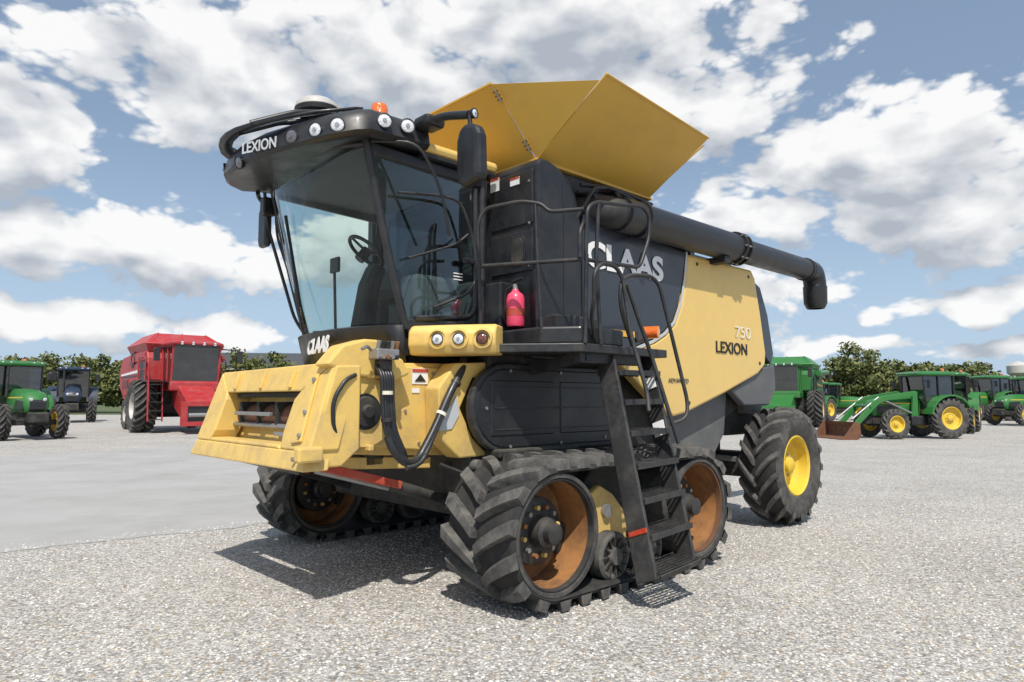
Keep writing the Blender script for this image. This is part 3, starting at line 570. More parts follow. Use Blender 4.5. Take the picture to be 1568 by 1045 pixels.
tube('hose_bundle_third',[(-.92,.95,1.22),(-.72,1.0,1.10),(-.52,1.03,1.36),(-.34,1.06,1.7),(-.16,1.1,1.95),(-.02,1.2,2.08)],.018,BLK,.18,8)
for k,(a,b) in enumerate((((-.66,.99,1.22),(-.645,.99,1.245)),((-.45,1.01,1.56),(-.435,1.01,1.585)),((-.27,1.04,1.84),(-.255,1.04,1.86)),((-1.015,.99,1.52),(-1.018,.99,1.55)),((-1.02,.99,1.74),(-1.02,.99,1.77)))):
    cyl(f'hose_tie_{k}',a,b,.050,PAL if k in (1,4) else FRM,14)
for nm,y in (('near',1.42),('far',3.16)):
    beam('lift_safety_stop_'+nm,(-1.42,y-.04,1.16),(-.62,y-.04,.94),(0,0,1),.07,.09,SAF,.01)
    cyl('lift_cylinder_'+nm,(-.70,y,.95),(.12,y,.68),.055,FRM,20)
    cyl('lift_rod_'+nm,(-1.40,y+.03,1.12),(-.70,y+.01,.92),.03,STL,16)
beam('feeder_under_beam',(-1.45,1.4,1.18),(-.3,1.4,1.12),(0,0,1),.10,.10,YEL2,.01)
box('feeder_under_cross',(-1.0,-.8),(1.35,3.25),(1.12,1.24),CHS,.02)
box('under_machine_mass',(-.1,.9),(1.1,3.5),(.62,1.25),CHS,.05)
for k in range(7):
    p0=(-.35+.1*k,1.15+.09*k,1.12); p1=(.35+.08*k,.98+.02*k,1.05-.06*(k%3))
    tube(f'chassis_hose_{k}',[p0,((p0[0]+p1[0])/2,(p0[1]+p1[1])/2-.05,min(p0[2],p1[2])-.08-.03*(k%3)),p1],.018,BLK if k%2 else FRM,.2)
box('track_top_guard',(.1,1.2),(.84,1.0),(1.16,1.24),CHS,.02)
box('chassis_bracket',(.2,.6),(.9,1.05),(1.05,1.2),FRM,.02); cyl('chassis_valve',(.0,1.0,1.1),(.0,1.12,1.1),.05,STL,16)
text('front_lettering','CLAAS',(-.90,2.66,2.16),(rad(84),0,rad(-99)),.15,WHT,.62,off=.01)
box('cab_mount',(-.45,.5),(1.5,3.1),(1.95,2.12),CHS,.02)
box('cab_step_far',(-.2,1.4),(3.25,4.1),(2.14,2.22),FRM,.01)

# ================================================================== BACKGROUND MACHINES
def rrect(x0,x1,y,c): return [(x0,-y+c),(x0+c,-y),(x1-c,-y),(x1,-y+c),(x1,y-c),(x1-c,y),(x0+c,y),(x0,y-c)]
def cabbox(x0,x1,y,z0,z1,fr,roof,gl=GLB,lean=.12):
    pts=[(x0,z0),(x1,z0),(x1+lean,z1),(x0,z1)]
    prism('cab_glass',pts,'y',-y+.03,y-.03,gl,.0)
    for s in (-1,1):
        for i in range(4):
            a=pts[i];b=pts[(i+1)%4]; beam(f'cab_post_{s}_{i}',(a[0],s*y,a[1]),(b[0],s*y,b[1]),(1,0,0) if i%2 else (0,0,1),.07,.06,fr,.01)
        xm=x0*.45+x1*.55; beam(f'cab_mid_post_{s}',(xm,s*y,z0),(xm,s*y,z1),(1,0,0),.05,.05,fr,.01)
    for a in pts: beam('cab_cross',(a[0],-y,a[1]),(a[0],y,a[1]),(0,0,1),.07,.07,fr,.01)
    xa,xb=x0-.12,x1+lean+.22
    loft('cab_roof',[(rrect(xa+.04,xb-.04,y+.05,.08),z1),(rrect(xa,xb,y+.09,.1),z1+.05),(rrect(xa,xb,y+.09,.1),z1+.10),(rrect(xa+.12,xb-.16,y-.04,.12),z1+.18),(rrect(xa+.3,xb-.45,y-.25,.12),z1+.20)],roof,.0)
    box('cab_seat',(x0+.25,x0+.65),(-.25,.25),(z0,z0+.5),SEAT,.05); box('cab_seat_back',(x0+.2,x0+.35),(-.25,.25),(z0+.4,z0+1.0),SEAT,.05)
    torus('cab_steering_wheel',(x1-.35,0,z0+.75),(-.4,0,.9),.19,.02,BLK)
def tractor(name,loc,heading,sc,body,rim,loader=False):
    root(name,loc,heading,sc)
    wheel('rear_wheel_l',(0,.85,.85),.85,.46,.46,rim,20); wheel('rear_wheel_r',(0,-.85,.85),.85,.46,.46,rim,20)
    wheel('front_wheel_l',(2.45,.85,.62),.62,.36,.33,rim,16); wheel('front_wheel_r',(2.45,-.85,.62),.62,.36,.33,rim,16)
    loft('hood',[(rrect(.75,3.0,.30,.06),.95),(rrect(.75,3.14,.36,.10),1.15),(rrect(.75,3.10,.36,.12),1.42),(rrect(.75,2.92,.31,.12),1.60),(rrect(.75,2.35,.24,.10),1.72),(rrect(.75,1.7,.16,.08),1.78)],body,0,ang=60)
    prism('grille',[(3.10,1.0),(3.155,1.06),(3.15,1.32),(3.08,1.42)],'y',-.24,.24,BLK,.01)
    for s in (-1,1): prism('hood_vent',[(1.8,1.02),(2.9,1.05),(2.85,1.34),(2.0,1.38)],'y',s*.362-.008,s*.362+.008,BLK,.004); box('hood_stripe',(1.0,2.7),(s*.355-.006,s*.355+.006),(1.44,1.48),rim,.002)
    box('chassis',(-.3,3.0),(-.24,.24),(.6,1.0),CHS,.03); box('front_axle',(2.35,2.55),(-.8,.8),(.5,.7),CHS,.02); box('rear_axle',(-.15,.15),(-.8,.8),(.7,1.0),CHS,.02)
    box('fuel_tank',(.6,1.5),(.3,.62),(.55,.95),BLK,.06); box('front_weights',(3.05,3.35),(-.3,.3),(.6,.95),CHS,.04)
    cabbox(-.45,.85,.68,1.25,2.62,BLK,body)
    for s in (-1,1):
        pts=[]
        for k in range(9):
            a=rad(10+k*18); pts.append((.98*math.cos(a),.85+.98*math.sin(a)))
        inn=[(x*.93,.85+(z-.85)*.93) for x,z in pts][::-1]
        prism('rear_fender',pts+inn,'y',s*.85-.26,s*.85+.26,body,.01)
        lamp('head_lamp',(3.13,s*.2,1.40),(1,0,0),.06)
        for q in (0,1): lamp('cab_lamp',(1.16,s*(.35+.25*q),2.72),(1,0,0),.05)
        box('cab_step',(.55,.85),(s*.8-.1,s*.8+.1),(.55,.6),FRM,.01); box('cab_step_low',(.55,.85),(s*.8-.1,s*.8+.1),(.85,.9),FRM,.01)
        tube('mirror_arm',[(.85,s*.7,2.4),(1.0,s*1.0,2.4)],.02,BLK,.02); box('mirror',(.98,1.02),(s*1.05-.09,s*1.05+.09),(2.1,2.45),BLK,.02)
    cyl('exhaust_stack',(1.1,-.42,1.5),(1.1,-.42,2.6),.05,FRM,14)
    lathe('beacon',[(.07,0),(.07,.1),(0,.15)],(-.2,.4,2.8),(0,0,1),ORG,14)
    if loader:
        for s in (-1,1):
            prism('loader_mast',[(1.15,.9),(1.45,.9),(1.35,1.95),(1.15,1.95)],'y',s*.52-.06,s*.52+.06,body,.02)
            prism('loader_arm',[(1.15,1.95),(1.3,1.98),(2.8,1.75),(3.2,1.55),(4.25,.45),(4.1,.33),(2.95,1.4),(2.6,1.56),(1.2,1.78)],'y',s*.52-.05,s*.52+.05,body,.02)
            cyl('loader_ram',(1.3,s*.52,1.0),(2.7,s*.52,1.6),.045,STL,12); cyl('loader_tilt_ram',(2.9,s*.52,1.72),(4.15,s*.52,.8),.04,STL,12)
        cyl('loader_cross_tube',(3.3,-.6,1.35),(3.3,.6,1.35),.07,body,14)
        prism('bucket_shell',[(4.15,.62),(4.35,.72),(4.2,.5),(4.2,.2),(4.35,.08),(4.95,.04),(4.95,.0),(4.3,.0),(4.1,.14)],'y',-1.05,1.05,RSD,.01)
        for s in (-1,1): prism('bucket_side',[(4.15,.68),(4.15,.1),(4.3,.0),(4.98,.0),(4.4,.7)],'y',s*1.05-.02,s*1.05+.02,RSD,.005)
def harvester(name,loc,heading,sc,body,rim,trim):
    root(name,loc,heading,sc)
    for s,n in ((1,'l'),(-1,'r')):
        wheel('front_wheel_'+n,(0,s*1.55,1.02),1.02,.78,.50,rim,20); wheel('rear_wheel_'+n,(-3.5,s*1.25,.66),.66,.5,.34,rim,16)
    box('front_axle',(-.25,.25),(-1.3,1.3),(.75,1.15),CHS,.03); box('rear_axle',(-3.6,-3.4),(-1.1,1.1),(.5,.75),CHS,.02)
    prism('body',[(-5.0,1.7),(-5.15,2.7),(-4.7,3.1),(-2.2,3.2),(-.2,3.2),(-.05,2.9),(-.05,2.0),(-.9,1.9),(-1.3,1.3),(-4.2,1.25)],'y',-1.4,1.4,body,.06)
    prism('chassis',[(-4.2,.9),(-4.2,1.4),(.2,1.6),(.2,.95)],'y',-.9,.9,CHS,.03)
    for s in (-1,1):
        prism('side_shield',[(-4.9,1.8),(-4.95,2.6),(-1.25,2.75),(-1.25,2.0),(-1.6,1.5),(-4.0,1.45)],'y',s*1.41-.03,s*1.41+.03,body,.02)
        prism('side_stripe',[(-4.6,2.28),(-1.5,2.34),(-1.5,2.46),(-4.6,2.36)],'y',s*1.445-.01,s*1.445+.01,trim,.003); box('side_stripe_dark',(-4.6,-1.5),(s*1.445-.008,s*1.445+.008),(2.20,2.26),BLK,.002)
        box('side_vent',(-4.3,-3.2),(s*1.445-.01,s*1.445+.01),(1.75,2.1),BLK,.003)
        for k in range(6): box(f'side_vent_slat_{k}',(-4.3,-3.2),(s*1.46-.01,s*1.46+.01),(1.78+k*.055,1.80+k*.055),body,0)
        for xx in (-3.05,-2.0): box('panel_seam',(xx,xx+.02),(s*1.442-.004,s*1.442+.004),(1.5,2.68),BLK,0)
        lathe('round_intake',[(.34,0),(.34,.05),(.28,.06),(.26,.02),(0,.02)],(-2.4,s*1.41,2.9),(0,s,0),BLK,28)
        prism('tank_side_panel',[(-3.2,2.80),(-3.2,3.14),(-.3,3.16),(-.3,2.82)],'y',s*1.42-.02,s*1.42+.02,body,.01)
        prism('side_platform_panel',[(-1.1,2.02),(-1.1,2.74),(-.1,2.74),(-.1,2.02)],'y',s*1.42-.02,s*1.42+.02,BLK,.01)
        tube('rail',[(.2,s*1.5,1.95),(.2,s*1.5,2.9),(-.2,s*1.5,2.95),(-1.0,s*1.5,2.95),(-1.0,s*1.5,2.1)],.025,body if s<0 else FRM,.1)
        tube('rail_mid',[(.2,s*1.5,2.45),(-1.0,s*1.5,2.45)],.02,body if s<0 else FRM,.1)
    B=[(-3.3,-1.35),(-.15,-1.35),(-.15,1.35),(-3.3,1.35)]; Tt=[(-3.45,-1.5),(.02,-1.5),(.02,1.5),(-3.45,1.5)]; T2=[(-3.0,-1.0),(-.7,-1.0),(-.7,1.0),(-3.0,1.0)]
    loft('grain_tank',[(B,3.15),(Tt,3.50),(T2,3.95)],body,.03)
    for yy in (-.9,0,.9): beam('tank_cover_rib',(-.02,yy*1.4,3.515),(-.70,yy,3.965),(0,1,0),.05,.03,body,.005)
    cabbox(-.02,1.35,.85,1.95,3.35,body,body,lean=.2)
    box('cab_base',(-.1,1.45),(-.9,.9),(1.6,1.95),body,.05)
    box('visor_band',(1.66,1.74),(-.8,.8),(3.28,3.38),BLK,.01)
    for k in range(4): lamp(f'roof_lamp_{k}',(1.76,-.6+.4*k,3.42),(1,0,0),.07)
    prism('feeder_house',[(.6,1.1),(.6,1.85),(1.3,1.85),(2.9,1.15),(2.9,.35),(2.6,.35)],'y',-.62,.62,body,.03)
    for nm_,x_,y_,z_ in (('b',(2.85,2.97),(-.85,.85),(.30,.46)),('t',(2.85,2.97),(-.85,.85),(1.02,1.2)),('l',(2.85,2.97),(-.85,-.62),(.46,1.02)),('r',(2.85,2.97),(.62,.85),(.46,1.02))): box('feeder_face_'+nm_,x_,y_,z_,body,.01)
    box('feeder_opening',(2.86,2.91),(-.62,.62),(.46,1.02),BLK,0); cyl('feeder_drum',(2.94,-.6,.7),(2.94,.6,.7),.08,STL,14)
    for yy in (-1.60,-1.10): beam('ladder_rail',(1.35,yy,.45),(1.15,yy,1.95),(1,0,0),.10,.04,body,.005)
    for k in range(5): box('ladder_step',(1.12,1.38),(-1.6,-1.1),(.5+k*.33,.53+k*.33),FRM,.004)
    tube('ladder_rail_hoop',[(1.4,-1.6,1.2),(1.42,-1.65,2.7),(1.1,-1.62,2.85),(.3,-1.55,2.85)],.022,body,.1)
    box('ladder_deck',(.0,1.35),(-1.6,-.9),(1.93,1.97),FRM,.005)
    cyl('auger_tube',(-.8,1.62,3.0),(-5.6,1.62,3.2),.16,body,20); tube('auger_spout',[(-5.5,1.62,3.2),(-5.9,1.62,3.2),(-6.05,1.62,2.9)],.17,BLK,.2,14)
    for s in (-1,1): tube('mirror_arm',[(1.5,s*.95,3.25),(1.9,s*1.45,3.2)],.025,BLK,.02); box('mirror',(1.88,1.95),(s*1.5-.11,s*1.5+.11),(2.7,3.18),BLK,.03)
    cyl('exhaust_stack',(-3.9,.6,3.1),(-3.9,.6,3.7),.08,FRM,14)

harvester('combine_harvester',(-17.7,37.0,0),rad(-50),1.34,REDP,WRIM,WHT)
tractor('farm_tractor',(-22.8,31.2,0),rad(-40),1.22,GRN,RIM)
tractor('farm_tractor',(-34.6,54,0),rad(-58),1.50,BLU,BLU)
tractor('loader_tractor',(18.9,30.8,0),rad(-172),1.05,GRN,RIM,True)
tractor('farm_tractor',(23.9,37.2,0),rad(-128),1.12,GRN,RIM)
tractor('farm_tractor',(35.2,46,0),rad(-160),1.15,GRN,RIM)
tractor('farm_tractor',(39.5,56,0),rad(-168),1.3,GRN,RIM)
tractor('farm_tractor',(24.0,54,0),rad(-140),1.1,GRN,RIM)
harvester('combine_harvester',(17.2,43,0),rad(-120),1.12,GRN,RIM,RIM)
tractor('farm_tractor',(26.5,58,0),rad(-30),1.1,GRN,RIM)

def shed(loc):
    root('machine_shed',loc,rad(8),1.22)
    SW=pmat('tan_metal_siding',(.42,.38,.32),.6,dirt=.2); SR=pmat('dark_metal_roof',(.05,.055,.06),.5,dirt=.2)
    box('walls',(-12,12),(-6,6),(0,4.6),SW,.02)
    prism('roof',[(-6.8,4.5),(6.8,4.5),(0,6.6)],'x',-12.6,12.6,SR,.02)
    for k in range(4): box(f'door_{k}',(-11+k*5.6,-7+k*5.6),(-6.05,-5.98),(0,3.6),SR,.02)
    for k in range(48): box(f'siding_rib_{k}',(-12+k*.5,-11.95+k*.5),(-6.03,-6.0),(3.65,4.5),SW,0)
    box('gutter',(-12.6,12.6),(-6.95,-6.8),(4.4,4.55),SW,.01)
shed((-29,94,0))
root('water_tower',(92,124,0))
for k in range(4):
    a=k*math.pi/2+.5; beam(f'leg_{k}',(2.2*math.cos(a),2.2*math.sin(a),0),(1.5*math.cos(a),1.5*math.sin(a),6),(1,0,0),.3,.3,WRIM,0)
lathe('tank',[(0,5.6),(1.0,5.8),(1.8,6.5),(1.8,7.8),(1.0,8.4),(0,8.7)],(0,0,0),(0,0,1),WRIM,24)
for k,(x,y) in enumerate(((50,96),(34,100),(-60,95))):
    root('utility_pole',(x,y,0)); cyl('pole',(0,0,0),(0,0,8.2),.16,WOOD,10,.11); box('crossarm',(-1.1,1.1),(-.06,.06),(7.4,7.55),WOOD,.01)
    for q in (-1,-.4,.4,1): cyl('insulator',(q,0,7.55),(q,0,7.75),.05,WHT,8)
PARENT[0]=None

# ================================================================== TREES
def leafmat():
    m,nt,b=newmat('tree_foliage'); N=nt.nodes; L=nt.links
    g=N.new('ShaderNodeNewGeometry'); r=N.new('ShaderNodeValToRGB'); r.color_ramp.elements[0].color=(.05,.085,.022,1); r.color_ramp.elements[1].color=(.20,.20,.065,1)
    L.new(g.outputs['Random Per Island'],r.inputs[0]); L.new(r.outputs[0],b.inputs['Base Color']); b.inputs['Roughness'].default_value=.8
    return m
LEAF=leafmat(); BARK=pmat('bark',(.10,.08,.06),.9,dirt=.5,dcol=(.16,.14,.12))
def trees(name,items,nper=90,ls=(.10,.24)):
    V=[];F=[];base=0
    for (x,y,h,w) in items:
        ncl=int(16+w*3.5)
        for c in range(ncl):
            a=rng.uniform(0,2*np.pi); rr_=w*.5*np.sqrt(rng.uniform(0,1)); zz=h*(.20+.74*rng.uniform(0,1)*(1-(rr_/(w*.5))**2*.45))
            cr=rng.uniform(.35,.75)*w*.17+.3
            cx,cy=x+rr_*np.cos(a),y+rr_*np.sin(a)
            n_=nper
            d=rng.normal(size=(n_,3)); d/=np.linalg.norm(d,axis=1)[:,None]; p=d*cr*rng.uniform(.4,1.2,(n_,1))*np.array([1.15,1.15,.8])+np.array([cx,cy,zz])
            s=rng.uniform(ls[0],ls[1],(n_,1)); t1=rng.normal(size=(n_,3)); t1/=np.linalg.norm(t1,axis=1)[:,None]; t2=np.cross(t1,rng.normal(size=(n_,3))); t2/=np.linalg.norm(t2,axis=1)[:,None]
            q=np.stack([p-t1*s-t2*s*.6,p+t1*s-t2*s*.6,p+t1*s+t2*s*.6,p-t1*s+t2*s*.6],1).reshape(-1,3)
            V.append(q); F+= [(base+4*i,base+4*i+1,base+4*i+2,base+4*i+3) for i in range(n_)]; base+=4*n_
    V=np.concatenate(V); me=bpy.data.meshes.new(name); me.from_pydata(V.tolist(),[],F); me.materials.append(LEAF)
    ob=bpy.data.objects.new(name,me); scene.collection.objects.link(ob); PARENT[0]=ob
    vv=[];ff=[]
    for (x,y,h,w) in items:
        for (dx,dz0,dz1,r0,r1) in ((0,0,.6,.22,.10),(w*.2,.3,.65,.09,.04),(-w*.22,.28,.62,.09,.04)):
            b0=len(vv)
            for k in range(6):
                a=k*math.pi/3; vv.append((x+r0*math.cos(a),y+r0*math.sin(a),h*dz0))
            for k in range(6):
                a=k*math.pi/3; vv.append((x+dx+r1*math.cos(a),y+r1*math.sin(a),h*dz1))
            for k in range(6): ff.append((b0+k,b0+(k+1)%6,b0+6+(k+1)%6,b0+6+k))
    mk('trunks',vv,ff,BARK); PARENT[0]=None
R=lambda a,b: random.uniform(a,b)
items=[]
for k in range(20): items.append((-70+k*2.1+R(-1,1),R(82,90),R(6.4,8.6),R(4.8,7)))
for k in range(14): items.append((29+k*2.1+R(-1,1),R(82,92),R(5.6,8.0),R(4.8,7)))
items+=[(44.5,88,9.2,7.5),(48.5,90,8.2,6.5)]
trees('distant_trees',items)
items=[]
for k in range(70): items.append((-250+k*8+R(-3,3),R(205,235),R(6,9.5),R(10,14)))
trees('distant_trees',items,40,(.3,.55))

# ================================================================== GROUND
def gravel():
    m,nt,b=newmat('crushed_gravel'); N=nt.nodes; L=nt.links
    tc=N.new('ShaderNodeTexCoord')
    def vor(s,vec=None):
        v=N.new('ShaderNodeTexVoronoi'); v.inputs['Scale'].default_value=s; L.new(vec or tc.outputs['Object'],v.inputs['Vector']); return v
    wn=N.new('ShaderNodeTexNoise'); wn.inputs['Scale'].default_value=30; wn.inputs['Detail'].default_value=1; L.new(tc.outputs['Object'],wn.inputs['Vector'])
    wv=N.new('ShaderNodeVectorMath'); wv.operation='MULTIPLY_ADD'; wv.inputs[1].default_value=(.02,.02,0); L.new(wn.outputs['Color'],wv.inputs[0]); L.new(tc.outputs['Object'],wv.inputs[2])
    v1=vor(44,wv.outputs[0]); v2=vor(95); n1=N.new('ShaderNodeTexNoise'); n1.inputs['Scale'].default_value=.5; n1.inputs['Detail'].default_value=6; n1.inputs['Roughness'].default_value=.65; L.new(tc.outputs['Object'],n1.inputs['Vector'])
    r=N.new('ShaderNodeValToRGB'); e=r.color_ramp.elements
    cols=[(0,(.29,.275,.26)),(.2,(.44,.42,.395)),(.5,(.56,.54,.505)),(.8,(.65,.63,.59)),(.90,(.73,.71,.67)),(.94,(.55,.44,.30)),(1,(.47,.38,.27))]
    e[0].position=0; e[0].color=c4(cols[0][1]); e[1].position=1; e[1].color=c4(cols[-1][1])
    for p,c in cols[1:-1]: x=e.new(p); x.color=c4(c)
    s1=N.new('ShaderNodeSeparateColor'); L.new(v1.outputs['Color'],s1.inputs[0]); L.new(s1.outputs[0],r.inputs[0])
    s2=N.new('ShaderNodeSeparateColor'); L.new(v2.outputs['Color'],s2.inputs[0])
    mr=N.new('ShaderNodeMapRange'); mr.inputs[3].default_value=.76; mr.inputs[4].default_value=1.12; L.new(s2.outputs[1],mr.inputs[0])
    mr2=N.new('ShaderNodeMapRange'); mr2.inputs[1].default_value=.3; mr2.inputs[2].default_value=.7; mr2.inputs[3].default_value=.84; mr2.inputs[4].default_value=1.07; L.new(n1.outputs['Fac'],mr2.inputs[0])
    mm=N.new('ShaderNodeMath'); mm.operation='MULTIPLY'; L.new(mr.outputs[0],mm.inputs[0]); L.new(mr2.outputs[0],mm.inputs[1])
    ed=N.new('ShaderNodeMapRange'); ed.inputs[1].default_value=.35; ed.inputs[2].default_value=.75; ed.inputs[3].default_value=1; ed.inputs[4].default_value=.6; L.new(v1.outputs['Distance'],ed.inputs[0])  # gaps between stones darkened: their shadow is painted into the colour
    m3=N.new('ShaderNodeMath'); m3.operation='MULTIPLY'; L.new(mm.outputs[0],m3.inputs[0]); L.new(ed.outputs[0],m3.inputs[1])
    vm=N.new('ShaderNodeVectorMath'); vm.operation='SCALE'; L.new(r.outputs[0],vm.inputs[0]); L.new(m3.outputs[0],vm.inputs['Scale'])
    L.new(vm.outputs[0],b.inputs['Base Color']); b.inputs['Roughness'].default_value=.9
    ht=N.new('ShaderNodeMath'); ht.operation='MULTIPLY_ADD'; ht.inputs[1].default_value=-1; L.new(v1.outputs['Distance'],ht.inputs[0])
    h2=N.new('ShaderNodeMath'); h2.operation='MULTIPLY'; h2.inputs[1].default_value=-.5; L.new(v2.outputs['Distance'],h2.inputs[0]); L.new(h2.outputs[0],ht.inputs[2])
    bp=N.new('ShaderNodeBump'); bp.inputs['Distance'].default_value=.009; bp.inputs['Strength'].default_value=.8; L.new(ht.outputs[0],bp.inputs['Height']); L.new(bp.outputs[0],b.inputs['Normal'])
    return m
GRV=gravel()
mk('gravel_ground',[(-900,-900,0),(900,-900,0),(900,1200,0),(-900,1200,0)],[(0,1,2,3)],GRV)
CON=pmat('worn_concrete',(.38,.375,.365),.85,dirt=.8,dcol=(.29,.283,.27),scale=.55,bump=.06,lo=.38,hi=.72)
edge=[]
A_=Vector((-14.5,.5,0)); B_=Vector((-.5,11.9,0)); nn_=(B_-A_).normalized(); pp=Vector((-nn_.y,nn_.x,0))
ctrl=[Vector((-14.5,.5,0)),Vector((-5.67,7.73,0)),Vector((-3.57,9.42,0)),Vector((-.5,11.9,0))]
for a,b in zip(ctrl[:-1],ctrl[1:]):
    nseg=max(4,int((b-a).length/.12))
    for k in range(nseg): edge.append(a.lerp(b,k/nseg)+pp*(R(-.05,.05)+.07*math.sin(k*.23)))
road=[(p.x,p.y,.004) for p in edge]+[(-.5,11.9,.004),(2.0,14,.004),(4,20,.004),(3,34,.004),(-6,33,.004),(-11.9,25.4,.004),(-15.2,20.5,.004),(-30,1,.004)]
mk('concrete_road',road,[tuple(range(len(road)))],CON)
GRS=pmat('field_grass',(.07,.10,.03),.9,dirt=.6,dcol=(.16,.15,.07),scale=.2,bump=0)
mk('grass_field',[(-900,78,.05),(900,78,.05),(900,1200,.05),(-900,1200,.05)],[(0,1,2,3)],GRS)
ico=[(0,0,1),(.9,0,.3),(.28,.85,.3),(-.72,.53,.3),(-.72,-.53,.3),(.28,-.85,.3),(.72,.5,-.2),(-.28,.85,-.2),(-.9,0,-.2),(-.28,-.85,-.2),(.72,-.5,-.2)]
fi=[(0,1,2),(0,2,3),(0,3,4),(0,4,5),(0,5,1),(1,6,2),(2,6,7),(2,7,3),(3,7,8),(3,8,4),(4,8,9),(4,9,5),(5,9,10),(5,10,1),(1,10,6)]
I=np.array(ico); V=[];F=[];b0=0
def addstone(x,y,s):
    global b0
    a=rng.uniform(0,6.28); ca,sa=math.cos(a),math.sin(a)
    P_=I*(1+rng.uniform(-.25,.25,(11,1)))*np.array([s*rng.uniform(.9,1.5),s,s*rng.uniform(.5,.8)])
    V.append(np.stack([P_[:,0]*ca-P_[:,1]*sa+x,P_[:,0]*sa+P_[:,1]*ca+y,P_[:,2]+.002],1))
    F.extend([(a_+b0,b_+b0,c_+b0) for a_,b_,c_ in fi]); b0+=11
NS=34000
yy=2.6+rng.power(1.15,NS)*9; xx=rng.uniform(-1,1,NS)*(yy*.85+.5)
for k in range(NS):
    x,y=xx[k],yy[k]
    if x< -2.4 and y> 7.6+ (x+5.67)*.80: continue
    addstone(x,y,rng.uniform(.005,.0135))
for p in edge:
    if p.x<-9: continue
    for q in range(9): addstone(p.x+R(-.1,.1)+pp.x*abs(random.gauss(0,.22)),p.y+R(-.1,.1)+pp.y*abs(random.gauss(0,.22)),R(.007,.016))
m,nt,b=newmat('loose_stone'); g=nt.nodes.new('ShaderNodeNewGeometry'); r=nt.nodes.new('ShaderNodeValToRGB'); e=r.color_ramp.elements
e[0].color=(.30,.285,.26,1); e[1].color=(.53,.41,.26,1); x=e.new(.45); x.color=(.54,.52,.485,1); x=e.new(.92); x.color=(.71,.69,.65,1)
nt.links.new(g.outputs['Random Per Island'],r.inputs[0]); nt.links.new(r.outputs[0],b.inputs['Base Color']); b.inputs['Roughness'].default_value=.9
me=bpy.data.meshes.new('loose_stones'); me.from_pydata(np.concatenate(V).tolist(),[],F); me.materials.append(m); scene.collection.objects.link(bpy.data.objects.new('loose_stones',me))

